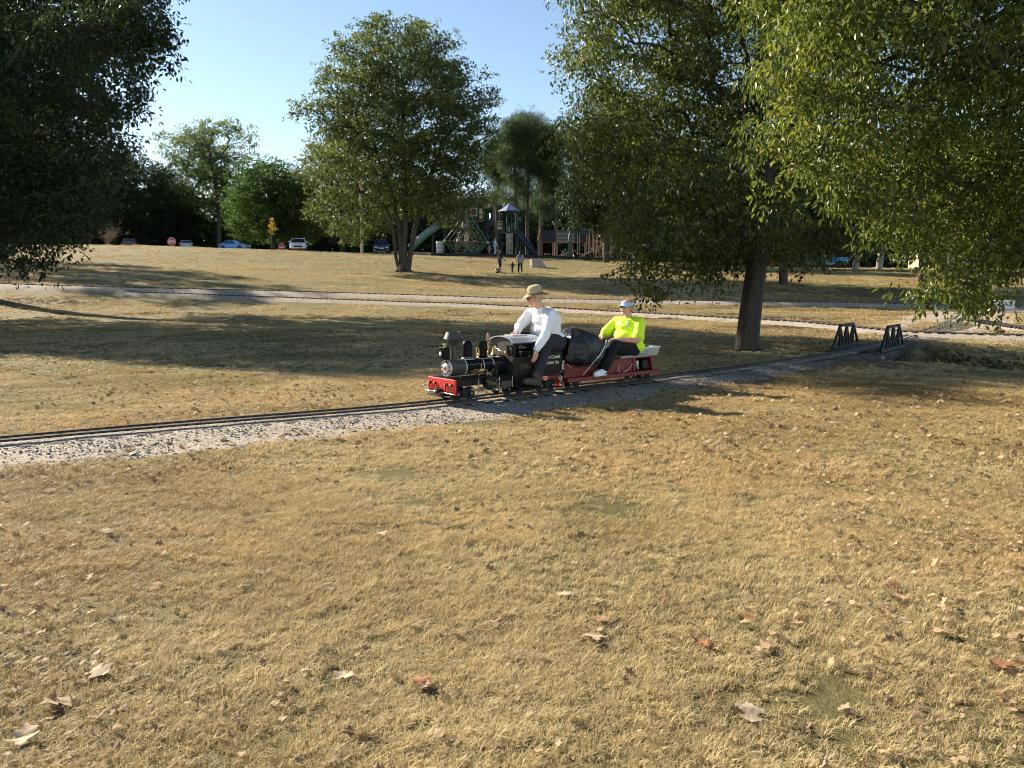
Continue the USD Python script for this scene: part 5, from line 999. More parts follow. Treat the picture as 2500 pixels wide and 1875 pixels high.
# metal-roofed tower
def hexroof(t, c, r, h, m):
    n = 6
    for k in range(n):
        a0, a1 = k * 2 * np.pi / n + .3, (k + 1) * 2 * np.pi / n + .3
        p0, p1 = c + r * V3(math.cos(a0), math.sin(a0), 0), c + r * V3(math.cos(a1), math.sin(a1), 0); ap = c + V3(0, 0, h)
        part(t, 'roof_panel', hullp([p0, p1, ap, p0 - [0, 0, .05], p1 - [0, 0, .05], ap - [0, 0, .1]]), m, False)
        part(t, 'roof_seam', tube([p0 + [0, 0, .02], ap + [0, 0, .02]], .035, 5), m, False)
    part(t, 'roof_edge', tube([c + r * V3(math.cos(a), math.sin(a), 0) - [0, 0, .06] for a in np.linspace(0, 2 * np.pi, 7) + .3], .06, 6), PD, False)
def panel(t, name, f, u0, u1, v0, v1, dy, m, th=.06, fr=None):
    a_, b_ = f(u0, v1, dy), f(u1, v0, dy); p = part(t, name, box(a_[0], b_[0], dy - th / 2, dy + th / 2, a_[2], b_[2]), m, False)
    if fr:
        w = .09; part(p, 'panel_border', [box(a_[0], b_[0], dy - th / 2 - .03, dy - th / 2 - .002, a_[2], a_[2] + w), box(a_[0], b_[0], dy - th / 2 - .03, dy - th / 2 - .002, b_[2] - w, b_[2]), box(a_[0], a_[0] + w, dy - th / 2 - .028, dy - th / 2 - .002, a_[2] + w, b_[2] - w), box(b_[0] - w, b_[0], dy - th / 2 - .028, dy - th / 2 - .002, a_[2] + w, b_[2] - w)], fr, False)
    return p
f, o, k = frame(1243, 622, 86.)
o[2] = H(o[0], o[1]); tw = thing('play_tower', 'playground tower with grey metal hexagonal roof and climbing wall', 'play tower', o)
hexroof(tw, f(1243, 515), 1.12, .78, ROOF)
for a in np.arange(6) * 2 * np.pi / 6 + .3: part(tw, 'post', cyl((math.cos(a) * .95, math.sin(a) * .95, -.2), (math.cos(a) * .95, math.sin(a) * .95, 4.55), .07, n=8), PD)
for u in (1208, 1219): part(tw, 'post', cyl(f(u, 630, -.3), f(u, 500 if u == 1208 else 540, -.3), .06, n=8), PD)
part(tw, 'deck', [box(-1.5, 1.0, -1, 1, 2.3, 2.42)], PD, False); part(tw, 'deck', [box(-1.6, -.5, -.9, .9, 1.2, 1.3)], PD, False)
pn = panel(tw, 'sign_panel', f, 1212, 1227.5, 538, 562, -.95, PT, fr=PB)
part(pn, 'window', box(*(lambda a, b: (a[0], b[0], -1.02, -.985, a[2], b[2]))(f(1215.5, 553), f(1224, 542.5))), black, False)
part(pn, 'plus_mark', [box(*(lambda c: (c[0] - .15, c[0] + .15, -1.05, -1.022, c[2] - .045, c[2] + .045))(f(1219.8, 547.6))), box(*(lambda c: (c[0] - .045, c[0] + .045, -1.048, -1.022, c[2] - .15, c[2] + .15))(f(1219.8, 547.6)))], mat('pale_mark', (.5, .5, .45), .6), False)
cw = panel(tw, 'climbing_wall', f, 1235.5, 1252, 570, 621, -1.02, mat('grey_tan_board', (.33, .29, .25), .7, 0, .1), .08)
rr_ = np.random.default_rng(4)
for v in np.linspace(575, 617, 9):
    for u in (1239 + rr_.uniform(-1, 2), 1247 + rr_.uniform(-1, 2)):
        if rr_.random() < .72: part(cw, 'hand_hold', ball(f(u, v + rr_.uniform(-2, 2), -1.1), (.08, .06, .045), 1), black, True)
for u in (1255, 1260, 1266): part(tw, 'baluster', cyl(f(u, 620, -.9), f(u, 530, -.9), .035, n=6), PD)
for u in np.linspace(1229, 1256, 8): part(tw, 'railing_bar', cyl(f(u, 566, -.98), f(u, 545, -.98), .02, n=5), PG)
for v in (545, 566): part(tw, 'railing', cyl(f(1228, v, -.98), f(1258, v, -.98), .025, n=5), PG)
part(tw, 'crawl_panel', box(*(lambda a, b: (a[0], b[0], -.6, -.55, a[2], b[2]))(f(1236, 568), f(1244, 552))), mat('pale_panel', (.42, .42, .4), .6), False)
sl = part(tw, 'slide', [tube([f(1257, 565, -.6), f(1266, 570, -.9), f(1280, 586, -1.2), f(1292, 602, -1.3), f(1301, 615, -1.3), f(1309, 618, -1.2)], .33, 10)], PBL, True)
for u, v in ((1270, 578), (1284, 594)): part(tw, 'slide_leg', cyl(f(u, 624, -1.1), f(u, v, -1.1), .04, n=6), PG)
for u in (1272, 1277, 1281, 1287): part(tw, 'ladder_rail', cyl(f(u, 622, .3), f(u - 2, 583 + (u - 1272) * .8, .3), .035, n=6), PALE if u in (1277,) else PG)
part(tw, 'stair_side', hullp([f(1185, 592, -.5), f(1208, 572, -.5), f(1208, 578, -.5), f(1185, 600, -.5), f(1185, 592, -.4), f(1208, 572, -.4), f(1208, 578, -.4), f(1185, 600, -.4)]), black, False)
# taller tower behind
f, o, k = frame(1151, 618, 90.)
o[2] = H(o[0], o[1]) - .05; t2 = thing('play_tower', 'taller playground tower half hidden behind the maple branches', 'play tower', o)
hexroof(t2, f(1151, 482), 1.0, .7, ROOF)
for a in np.arange(6) * 2 * np.pi / 6 + .3: part(t2, 'post', cyl((math.cos(a) * .8, math.sin(a) * .8, -.2), (math.cos(a) * .8, math.sin(a) * .8, 6.0), .07, n=8), PD)
for z in (1.8, 3.6, 4.2): part(t2, 'deck', box(-.8, 1.1, -.8, .8, z, z + .1), PD, False)
p2 = panel(t2, 'sign_panel', f, 1150, 1166, 507, 527, -.85, PB, fr=PT); panel(t2, 'side_panel', f, 1171, 1178, 508, 532, -.5, YEL)
for u in np.linspace(1134, 1168, 9): part(t2, 'railing_bar', cyl(f(u, 507, -.8), f(u, 488, -.8), .02, n=5), PG)
for u in np.linspace(1176, 1206, 8): part(t2, 'bridge_bar', cyl(f(u, 596, -.4), f(u, 562, -.4), .022, n=5), PG)
for v in (562, 596): part(t2, 'bridge_rail', cyl(f(1172, v, -.4), f(1208, v, -.4), .04, n=6), PD)
part(t2, 'spiral_slide', [tube([f(1192 + 9 * math.cos(a), 600 - 10 * i, 9 * k * math.sin(a)) for i, a in enumerate(np.linspace(0, 7, 9))], .26, 8)], PBL, True)
panel(t2, 'roof_cover', f, 1119, 1141, 505, 522, -.3, PD, .5)
ts_ = part(t2, 'tube_slide', [tube([f(1128, 512, -.3), f(1108, 524, -.6), f(1085, 540, -.9), f(1062, 556, -1.1), f(1040, 572, -1.1), f(1022, 588, -1.0), f(1006, 602, -.9)], .4, 14)], PALE, True)
for u, v in ((1103, 527), (1073.5, 548), (1048, 566.5), (1027, 584)): part(ts_, 'joint_ring', cyl(f(u, v, -.95 if u < 1080 else -.7), f(u - 1.5, v + 1.2, -.95 if u < 1080 else -.7), .44, n=14), PD)
for u, v in ((1059, 560), (1088, 540)): part(t2, 'slide_leg', cyl(f(u, 618, -1.), f(u, v, -1.), .06, n=6), PB)
cn = part(t2, 'red_canopy', [hullp([f(1056, 530, -.3), f(1092, 530, -.3), f(1092, 530, .8), f(1056, 530, .8), f(1058, 520, .2), f(1090, 522, .2)])], REDC, False); part(t2, 'canopy_post', cyl(f(1058, 618, .2), f(1058, 528, .2), .08, n=6), PB); part(t2, 'canopy_post', cyl(f(1086, 618, .2), f(1086, 528, .2), .06, n=6), PD)
f, o, k = frame(1074, 616, 85.)
o[2] = H(o[0], o[1]); rk = thing('climbing_rock', 'mottled pale grey banded climbing drum at the left end of the playground', 'climber', o)
for q in range(4): part(rk, 'drum', lathe([(0, q * .36), (.38, q * .36 + .02), (.4, q * .36 + .18), (.37, q * .36 + .34), (0, q * .36 + .35)], 14), GREY, 40)
part(rk, 'slide_mouth', hullp([(.35, -.4, .05), (.7, -.6, .45), (.85, -.4, .4), (.55, -.2, .0), (.4, -.4, .3)]), black, False)
# rope climber
f, o, k = frame(1138.5, 617, 84.5)
o[2] = H(o[0], o[1]); rc_ = thing('rope_climber', 'octahedral rope net climber with green poles and cream corner knuckles', 'rope climber', o)
Vt_ = [f(1141, 510), f(1086, 581, -.1), f(1191, 585, -.1), f(1120, 582, -1.6), f(1157, 580, 1.6)]; Vb = [f(1109, 616, -.5), f(1161, 618, -.5), f(1125, 617, 1.2), f(1150, 617, 1.2)]
for q in range(1, 5): part(rc_, 'pole', tube([Vt_[0], Vt_[q]], .055, 7), PG)
for q, b_ in ((1, 0), (2, 1), (1, 2), (2, 3), (3, 0), (3, 1), (4, 2), (4, 3)): part(rc_, 'pole', tube([Vt_[q], Vb[b_]], .055, 7), PG)
for q in range(5): part(rc_, 'knuckle', ball(Vt_[q], .15, 1), YEL, True)
ctr = f(1138.5, 583); ropes = []
for q in range(5): part(rc_, 'guy_rope', tube([Vt_[q], ctr], .028, 5), ROPE)
part(rc_, 'hub', ball(ctr, .2, 1), YEL, True)
net = []
rim = Vt_ + Vb
for lev in (.35, .6, .82):
    pts = [ctr + (p - ctr) * lev for p in rim]
    for a_, b_ in ((0, 1), (0, 2), (0, 3), (0, 4), (1, 3), (3, 2), (2, 4), (4, 1), (1, 5), (5, 3), (3, 6), (6, 2), (1, 7), (7, 4), (4, 8), (8, 2), (5, 6), (7, 8)):
        net.append(tube([pts[a_], (pts[a_] + pts[b_]) / 2 * .985 + ctr * .015, pts[b_]], .022, 4, False))
for a_, b_ in ((1, 3), (3, 2), (1, 0), (0, 2), (1, 5), (2, 6), (3, 5), (3, 6)):
    for t_ in (.35, .65):
        e = rim[a_] * (1 - t_) + rim[b_] * t_; net.append(tube([e, ctr + (e - ctr) * .3], .02, 4, False))
part(rc_, 'rope_net', net, ROPE, False, kind='stuff')
panel(rc_, 'play_panel', f, 1131, 1143, 560, 578, 1.9, YEL)
# long pavilion
f, o, k = frame(1376, 628, 88.)
o[2] = H(o[0], o[1]) + .05; pv_ = thing('pavilion', 'long brown open pavilion with steep shingle roof and one lattice roof bay', 'pavilion', o)
sec = ((1321, 1356, DKW), (1356, 1401, None), (1401, 1437, DKW))
def roofq(u0, u1, m):
    return [hullp([f(u0, 592, -1.3), f(u1, 592, -1.3), f(u0, 565, 0), f(u1, 565, 0), f(u0, 590, -1.3), f(u1, 590, -1.3), f(u0, 563.5, 0), f(u1, 563.5, 0)]), hullp([f(u0, 592, 1.3), f(u1, 592, 1.3), f(u0, 565, 0), f(u1, 565, 0), f(u0, 590, 1.3), f(u1, 590, 1.3), f(u0, 563.5, 0), f(u1, 563.5, 0)])]
for u0, u1, m in sec:
    if m:
        for g in roofq(u0, u1, m): part(pv_, 'roof', g, m, False)
    else:
        for v in np.linspace(0, 1, 9):
            for sy in (-1, 1): part(pv_, 'lattice_batten', tube([f(u0, 565 + 27 * v, sy * 1.3 * v), f(u1, 565 + 27 * v, sy * 1.3 * v)], .045, 4), mat('pale_lattice', (.4, .34, .27), .8) if not stage.GetPrimAtPath('/World/Looks/pale_lattice') else UsdShade.Material.Get(stage, '/World/Looks/pale_lattice'))
        for u in np.linspace(u0 + 1, u1 - 1, 22): part(pv_, 'lattice_rafter', tube([f(u, 565, 0), f(u, 592, -1.3)], .03, 4), DKW)
for u in (1313, 1322, 1349, 1358, 1387, 1395, 1425, 1436):
    part(pv_, 'post', bar(f(u, 632, -1.1), f(u, 590, -1.1), .13, .13), CEDAR, False)
    if u not in (1313,): part(pv_, 'brace', bar(f(u, 597, -1.1), f(u + 4, 591, -1.1), .08, .08), CEDAR, False)
part(pv_, 'eave_beam', bar(f(1311, 592.5, -1.15), f(1438, 592.5, -1.15), .14, .16), CEDAR, False)
for a_, b_ in ((f(1311, 591, -1.3), f(1319, 563, 0)), (f(1322, 591, 1.3), f(1319, 563, 0))): part(pv_, 'gable_rafter', bar(a_, b_, .12, .14), CEDAR, False)
for u in (1330, 1370, 1410): part(pv_, 'bench', box(*(lambda a, b: (a[0], b[0], -.3, .2, a[2], b[2]))(f(u, 622), f(u + 14, 618))), CEDAR, False)
# swings
f, o, k = frame(1467, 632, 83.5)
o[2] = H(o[0], o[1]); sw = thing('swing_set', 'long green arched swing frame with hanging swing chains', 'swing set', o)
for u, vb, vt in ((1392, 628, 566), (1474, 633, 571), (1552, 638, 576)):
    part(sw, 'arch', tube([f(u - 3, vb, -.9), f(u - 2.5, vt + 10, -.35), f(u, vt - 1, 0), f(u + 2.5, vt + 10, .35), f(u + 3, vb, .9)], .075, 8), PG, True)
part(sw, 'top_bar', tube([f(1393, 566), f(1474, 571), f(1552, 576)], .06, 8), PG, True)
for u in (1410, 1432, 1450, 1490, 1512, 1530):
    for du in (0, 6): part(sw, 'chain', tube([f(u + du, 567 + (u - 1393) * .06), f(u + du - .5, 618)], .018, 4), M['steel'])
    part(sw, 'swing_seat', cbox(f(u + 3, 618.5), (.4, .18, .05)), black, False)
# cedar play house
f, o, k = frame(1465, 634, 86.)
o[2] = H(o[0], o[1]); ph = thing('play_house', 'reddish cedar play structure with tower panels, ramp and slide behind the swings', 'play structure', o)
panel(ph, 'tower_panel', f, 1449, 1463, 586, 632, -.6, mat('light_cedar', (.5, .3, .16), .7, 0, .15, 4), .1, CEDAR)
for v0, v1, u0, u1 in ((594, 608, 1452, 1454.5), (594, 600, 1457.5, 1460.5), (617, 626, 1456, 1459)): part(ph, 'panel_opening', box(*(lambda a, b: (a[0], b[0], -.69, -.655, a[2], b[2]))(f(u0, v1), f(u1, v0))), black, False)
part(ph, 'roof', [hullp([f(1441, 557, -1), f(1480, 563, -1), f(1478, 558, .8), f(1444, 552, .8), f(1446, 549, -.2), f(1476, 556, -.2)])], CEDAR, False)
part(ph, 'roof', [hullp([f(1468, 557, -.8), f(1513, 563, -.8), f(1511, 560, .8), f(1470, 552, .8), f(1474, 546, 0), f(1508, 551, 0)])], CEDAR, False)
for u in (1438, 1446, 1458, 1466, 1480, 1490, 1500, 1508): part(ph, 'post', bar(f(u, 634, -.3 if u % 4 else .6), f(u, 560, -.3 if u % 4 else .6), .12, .12), CEDAR, False)
part(ph, 'ramp', hullp([f(1405, 630, -1), f(1449, 610, -1), f(1450, 613, -1), f(1409, 632, -1), f(1405, 630, -.2), f(1449, 610, -.2), f(1450, 613, -.2), f(1409, 632, -.2)]), mat('grey_weathered_ramp', (.3, .25, .21), .8), False)
part(ph, 'slide', hullp([f(1478, 606, -.8), f(1483, 606, -.8), f(1492, 628, -1.2), f(1487, 630, -1.2), f(1478, 606, -.4), f(1483, 606, -.4), f(1492, 628, -.8), f(1487, 630, -.8)]), CEDAR, False)
panel(ph, 'side_panel', f, 1496, 1502, 587, 608, -.5, CEDAR, .08, PT); panel(ph, 'side_panel', f, 1473, 1479, 588, 634, -.4, PT, .08); part(ph, 'deck', box(*(lambda a, b: (a[0], b[0], -.7, .9, a[2], b[2]))(f(1445, 609), f(1504, 606))), CEDAR, False)
# small shelter behind the big tree
f, o, k = frame(1590, 640, 84.)
o[2] = H(o[0], o[1]); sh_ = thing('picnic_shelter', 'small pale-roofed shelter glimpsed between the hanging branches', 'shelter', o)
part(sh_, 'roof', hullp([f(1560, 600, -1), f(1620, 602, -1), f(1560, 600, 1), f(1620, 602, 1), f(1575, 592, 0), f(1605, 593, 0)]), ROOF, False)
for u in (1566, 1614):
    for dy in (-.8, .8): part(sh_, 'post', cyl(f(u, 645, dy), f(u, 600, dy), .06, n=6), PG)
part(sh_, 'table', box(*(lambda a, b: (a[0], b[0], -.4, .4, a[2], b[2]))(f(1580, 628), f(1606, 625))), CEDAR, False)
# stump
o = at(1311, 646, 71.); o[2] = H(o[0], o[1]); k = 71. / FPX
sp = thing('tree_stump', 'wide pale cut tree stump on the slope in front of the pavilion', 'stump', o)
ang = np.arange(28) * 2 * np.pi / 28; prof = [(.62, -.1), (.56, .12), (.5, .35), (.47, .62), (.45, .66)]
rf = 1 + .09 * np.sin(ang * 5 + 1) + .05 * np.sin(ang * 9)
Vs = np.array([[r_ * rf[j_] * (1.05 + (.1 if z_ < .2 else 0) * math.cos(3 * a)) * math.cos(a), r_ * rf[j_] * math.sin(a), z_] for r_, z_ in prof for j_, a in enumerate(ang)]); Vs[:, 0] += (.3 - Vs[:, 2]) * .18
i_, j_ = np.meshgrid(np.arange(4), np.arange(28), indexing='ij'); Fs = np.stack([i_ * 28 + j_, i_ * 28 + (j_ + 1) % 28, (i_ + 1) * 28 + (j_ + 1) % 28, (i_ + 1) * 28 + j_], -1).reshape(-1, 4)
part(sp, 'bark', (Vs, Fs), bark_mat('stump_bark', (.2, .17, .14), (.52, .46, .4), 9.), True)
part(sp, 'cut_face', hullp(np.vstack([Vs[-28:] + [0, 0, .004], Vs[-28:] * [.98, .98, 1] + [0, 0, .012]])), mat('cut_wood', (.5, .42, .33), .8, 0, .2, 6), False)

# ------------------------------------------------------------------ people on the slope
def standing(label, u, v, Y, hgt, yaw, col, group=None, stride=.0, child=False, arms=((.1, .1), (.1, .1)), skin=None, long=True, shorts=False, hair=(.02, .017, .015), longhair=False, lift=0.):
    o = at(u, v, Y); o[2] = H(o[0], o[1]) + lift; s = hgt / 1.75
    t = thing('person', label, 'person', o, math.degrees(yaw), group)
    sk = skin or SKIN; hs = 1.25 if child else 1.
    P = lambda x, y, z: V3(x, y, z) * s
    hc_ = P(.02, 0, 1.62 if not child else 1.55)
    hb_, he_, HP, R_2 = head_bones(hc_, 0, .1, s * hs)
    B = hb_ + [((P(0, 0, 1.45), .055 * s), (hc_ - [0, 0, .05 * s], .06 * s)), ((P(0, 0, .95), .13 * s), (P(0, 0, 1.3), .12 * s)), ((P(0, 0, 1.3), .12 * s), (P(0, 0, 1.45), .055 * s))]
    sh2, leg, arm_ = [], [], []
    for q, (fx, fy) in zip((1, -1), arms):
        S1 = P(0, q * .19, 1.4); E1 = P(-.02 + fx * .5, q * (.24 + fy), 1.12); W1 = P(.02 + fx * 1.6, q * (.24 + fy * 1.3), .88 + fx * .5)
        B += seg((P(0, 0, 1.35), .09 * s), (S1, .055 * s), (E1, .042 * s), (W1, .028 * s)); dd = W1 - E1
        B += hand(W1, dd, V3(0, q, .1), s * (1.15 if not child else 1.3), .4, q)
        sh2 += seg((P(0, q * .05, 1.36), .11 * s), (S1, .075 * s), (E1 if long else S1 + (E1 - S1) * .6, .062 * s)) + (seg((E1, .06 * s), (W1 - dd * .1, .042 * s)) if long else [])
        st_ = stride * q; HJ = P(0, q * .09, .93); KN = P(.04 + st_ * .55, q * .1, .5); AN = P(-.02 + st_ * 1.0, q * .105, .09)
        B += seg((HJ, .09 * s), (KN, .058 * s), (AN, .04 * s)) + seg((AN - P(.03, 0, .03), .038 * s), (AN + P(.14, 0, -.05), .032 * s))
        leg += seg((HJ, .11 * s), (KN, .08 * s)) + ([] if shorts else seg((KN, .08 * s), (AN + P(0, 0, .03), .06 * s)))
        arm_.append((AN, q))
    part(t, 'body', union(B, he_, .03 * s, 4), sk, True)
    top_c, bot_c, shoe_c = col
    part(t, 'shirt', crease(union(sh2 + [((P(0, .05, 1.0), .14 * s), (P(0, .05, 1.34), .13 * s)), ((P(0, -.05, 1.0), .14 * s), (P(0, -.05, 1.34), .13 * s)), ((P(0, .05, .9), .145 * s), (P(0, -.05, .9), .145 * s))], (), .03 * s, 5), .01, 8, 2), top_c, True)
    part(t, 'trousers', union(leg + [((P(0, .06, .93), .12 * s), (P(0, -.06, .93), .12 * s))], (), .03 * s, 5), bot_c, True)
    for AN, q in arm_: part(t, 'shoe', union(seg((AN - P(.03, 0, .035), .045 * s), (AN + P(.08, 0, -.05), .045 * s), (AN + P(.16, 0, -.055), .036 * s)), (), .025 * s, 3), shoe_c, True)
    E = [(HP(-.03, 0, .045), V3(.092, .082, .085) * s * hs, R_2)]
    hB = [((HP(-.06, 0, .03), .075 * s), (HP(-.1, 0, -.28), .07 * s)), ((HP(-.06, .04, .0), .05 * s), (HP(-.1, .06, -.3), .04 * s))] if longhair else []
    part(t, 'hair', union(hB, E, .02, 3), mat(f'hair_{len(used)}', hair, .6), True)
    return t
fam = 'family walking on the slope'
standing('man in black sleeveless top and black shorts, standing on the slope beside a ball', 1220, 661, 66., 1.78, math.radians(-15), (cloth('black_vest', (.012, .01, .014)), cloth('black_shorts', (.012, .013, .02)), cloth('dark_shoes', (.05, .03, .03))), fam, arms=((.18, .02), (.1, .02)), skin=SKIN2, long=False, shorts=True)
standing('toddler in dark clothes between the man and the woman on the slope', 1251, 663.5, 66., .88, math.radians(-120), (cloth('navy_toddler_top', (.03, .03, .05)), cloth('navy_toddler_trousers', (.02, .02, .035)), cloth('grey_toddler_shoes', (.2, .2, .2))), fam, stride=.1, child=True, arms=((.05, .1), (.05, .2)), skin=SKIN2)
standing('long-haired woman in grey top and black leggings walking on the slope', 1270, 665, 65.6, 1.68, math.radians(100), (cloth('lavender_grey_top', (.24, .22, .26)), cloth('black_leggings', (.01, .01, .013)), cloth('pale_pink_trainers', (.5, .42, .45))), fam, stride=.2, arms=((.1, .04), (.1, .04)), skin=SKIN2, longhair=True)
o = at(1214, 661.5, 65.2); o[2] = H(o[0], o[1]); bl_ = thing('ball', 'dark red and black ball with white patches at the man\'s feet', 'ball', o)
part(bl_, 'shell', ball((0, 0, .19), .19, 3), usdkit.material(stage, '/World/Looks/patched_ball', {'co': ('texture_coordinate', {}), 'v': ('voronoi_texture', {'scale': 5.0}), 's': ('separate_color', {}), 'r': ('rgb_ramp', {'ramp': [(0., (.02, .015, .02)), (.45, (.02, .015, .02)), (.46, (.2, .03, .03)), (.75, (.2, .03, .03)), (.76, (.6, .6, .6)), (1., (.6, .6, .6))]}), 'p': ('principled_bsdf', {'roughness': .4})}, [('co.object', 'v.vector'), ('v.color', 's.color'), ('s.r', 'r.fac'), ('r.color', 'p.base_color')], surface='p.BSDF'), True)
o = at(1228.5, 667, 65.); o[2] = H(o[0], o[1]); pl_ = thing('plastic_dish', 'small white dish lying on the grass beside the ball', 'dish', o)
part(pl_, 'bowl', lathe([(0, .0), (.12, .01), (.2, .06), (.21, .07), (.19, .06), (.1, .02), (0, .015)], 18), M['gaugeface'])
standing('person in pale blue top and light trousers standing inside the playground', 1208.5, 622, 85.2, 1.72, math.radians(20), (cloth('pale_blue_top', (.5, .66, .75)), cloth('pale_trousers', (.55, .57, .62)), cloth('white_shoes', (.6, .6, .6))), None, stride=.12, hair=(.3, .28, .26), lift=.1)
standing('small child in pink standing beside the adult in the playground', 1195, 621, 85.5, 1.05, math.radians(-60), (cloth('pink_top', (.5, .26, .3)), cloth('pink_trousers', (.45, .24, .28)), cloth('pink_shoes', (.5, .3, .35))), None, child=True, arms=((.1, .1), (.1, .1)), lift=.1)

# ------------------------------------------------------------------ vehicles
TYRE = mat('tyre_rubber', (.015, .015, .015), .8); GLASSD = mat('dark_car_glass', (.012, .016, .022), .08, 0, .1, spec=.8); RIM = mat('alloy_rim', (.45, .45, .46), .35, .7); CHROME = mat('chrome_trim', (.5, .5, .5), .2, 1.); LAMP = mat('clear_headlamp', (.7, .72, .75), .1); RLAMP = mat('red_tail_lamp', (.4, .02, .02), .2); PLATE = mat('blank_number_plate', (.6, .6, .58), .5)
def car(label, loc, yaw, paint, L=4.6, W=1.8, Ht=1.46, kind='sedan', group=None):
    t = thing('parked_car', label, 'car', loc, math.degrees(yaw), group)
    hl, hood, cl = L / 2, (.93 if kind != 'truck' else 1.08), .2
    if kind == 'sedan': prof = [(-hl, .42), (-hl, .82), (-hl + .15, .98), (-hl + .75, 1.0), (hl - 1.2, .95), (hl - .4, .82), (hl - .08, .66), (hl, .45), (hl - .05, .24), (-hl + .05, .26)]
    elif kind == 'suv': prof = [(-hl, .45), (-hl, 1.0), (-hl + .1, 1.1), (hl - 1.25, 1.08), (hl - .3, .98), (hl - .05, .8), (hl, .5), (hl - .05, .28), (-hl + .05, .3)]
    else: prof = [(-hl, .5), (-hl, 1.12), (hl - 1.5, 1.12), (hl - .2, 1.06), (hl, .85), (hl, .5), (hl - .05, .38), (-hl + .05, .4)]
    m = trimesh.creation.extrude_polygon(Polygon(prof).buffer(.05).buffer(-.05), W, engine='earcut'); wr_ = .33 if kind == 'sedan' else .37
    b = m3.Manifold(m3.Mesh(np.asarray(np.stack([m.vertices[:, 0], W / 2 - m.vertices[:, 2], m.vertices[:, 1]], 1), np.float32), np.asarray(m.faces, np.uint32)))
    ax = (hl - .9, -hl + .85)
    for x in ax: b = b - m3.Manifold.cylinder(W + 1, wr_ + .06, circular_segments=28).rotate((90, 0, 0)).translate((x, W / 2 + .5, wr_))
    b = b.refine_to_length(.18); mm = b.to_mesh(); v = np.array(mm.vert_properties[:, :3], float)
    e = np.clip(np.abs(v[:, 0]) / hl - .62, 0, 1) / .38; v[:, 1] *= 1 - .17 * e ** 2; v[:, 1] *= 1 - .12 * np.clip((v[:, 2] - .55) / .5, 0, 1) - .06 * np.clip((.45 - v[:, 2]) / .25, 0, 1)
    part(t, 'body', (v, mm.tri_verts), paint, 35)
    if kind == 'sedan': bt, tp = (-hl + .55, hl - 1.25), (-hl + 1.25, hl - 2.15); 
    elif kind == 'suv': bt, tp = (-hl + .08, hl - 1.2), (-hl + .4, hl - 1.95)
    else: bt, tp = (-hl + 1.9, hl - 1.4), (-hl + 2.1, hl - 2.1)
    wb, wt, zb = W / 2 * .87, W / 2 * .66, hood
    part(t, 'window_glass', hullp([(x, s * wb, zb) for x in bt for s in (-1, 1)] + [(x, s * wt, Ht - .05) for x in tp for s in (-1, 1)] + [((bt[0] + tp[0]) / 2 - .03, s * (wb + wt) / 2 * 1.03, (zb + Ht) / 2) for s in (-1, 1)]), GLASSD, False)
    part(t, 'roof', hullp([(x, s * wt * 1.02, Ht - .06) for x in tp for s in (-1, 1)] + [(x * .9 + .1 * (tp[0] + tp[1]) / 2, s * wt * .82, Ht) for x in tp for s in (-1, 1)]), paint, 40)
    for s in (-1, 1):
        for xb_, xt_ in ((bt[0], tp[0]), (bt[1], tp[1]), ((bt[0] + bt[1]) / 2 - .1, (tp[0] + tp[1]) / 2)): part(t, 'pillar', tube([(xb_, s * wb * 1.005, zb), (xt_, s * wt * 1.01, Ht - .05)], .045, 6), paint)
        part(t, 'wing_mirror', rbox(bt[1] - .35, bt[1] - .2, s * (W / 2 - .02) - .1, s * (W / 2 - .02) + .1, zb + .02, zb + .16, .03), paint)
        part(t, 'headlamp', rbox(hl - .22, hl - .02, s * W * .33 - .17, s * W * .33 + .17, hood - .28, hood - .15, .03), LAMP)
        part(t, 'tail_lamp', rbox(-hl - .02, -hl + .12, s * W * .36 - .14, s * W * .36 + .14, hood - .18, hood - .04, .03), RLAMP)
        for x in ax:
            w = part(t, 'wheel', lathe([(wr_ * .62, -.1), (wr_ * .97, -.1), (wr_, -.07), (wr_, .07), (wr_ * .97, .1), (wr_ * .62, .1)], 24, (x, s * (W / 2 - .14), wr_), 'y'), TYRE)
            part(w, 'rim', lathe([(0, -.07), (wr_ * .64, -.1), (wr_ * .64, .1), (wr_ * .3, .085), (0, .08)], 20, (x, s * (W / 2 - .14), wr_), 'y'), RIM)
    part(t, 'grille', rbox(hl - .1, hl + .012, -W * .26, W * .26, .36, .52, .02), mat('black_grille', (.01, .01, .011), .5) if not stage.GetPrimAtPath('/World/Looks/black_grille') else UsdShade.Material.Get(stage, '/World/Looks/black_grille'))
    part(t, 'upper_grille', rbox(hl - .2, hl - .025, -W * .2, W * .2, hood - .27, hood - .2, .01), CHROME)
    part(t, 'number_plate', rbox(hl - .02, hl + .02, -.26, .26, .54, .66, .005), PLATE)
    if kind == 'suv':
        for s in (-1, 1): part(t, 'roof_rail', tube([(tp[0] + .1, s * wt * .9, Ht + .0), (tp[0] + .3, s * wt * .9, Ht + .06), (tp[1] - .3, s * wt * .9, Ht + .06), (tp[1] - .1, s * wt * .9, Ht)], .025, 6), CHROME)
    if kind == 'truck': part(t, 'bed', rbox(-hl + .08, -hl + 1.85, -W / 2 * .8, W / 2 * .8, 1.1, 1.126, .01), black)
    return t
def carpaint(n, c): return mat(n, c, .3, .15, .04, coat=.6)
def park(u, v, Y, dz=0.):
    o = at(u, v, Y); o[2] = H(o[0], o[1]) + dz; return o
WH, BLU, DKB, SIL, BLK = carpaint('white_car_paint', (.72, .73, .75)), carpaint('light_blue_car_paint', (.14, .34, .66)), carpaint('dark_blue_car_paint', (.03, .045, .08)), carpaint('silver_car_paint', (.38, .4, .4)), carpaint('black_car_paint', (.012, .012, .013))
DKG = carpaint('dark_grey_car_paint', (.06, .06, .065))
car('white sedan facing the camera at the top of the field', park(729, 619, 93), math.radians(-77), WH, 4.7, 1.84, 1.42)
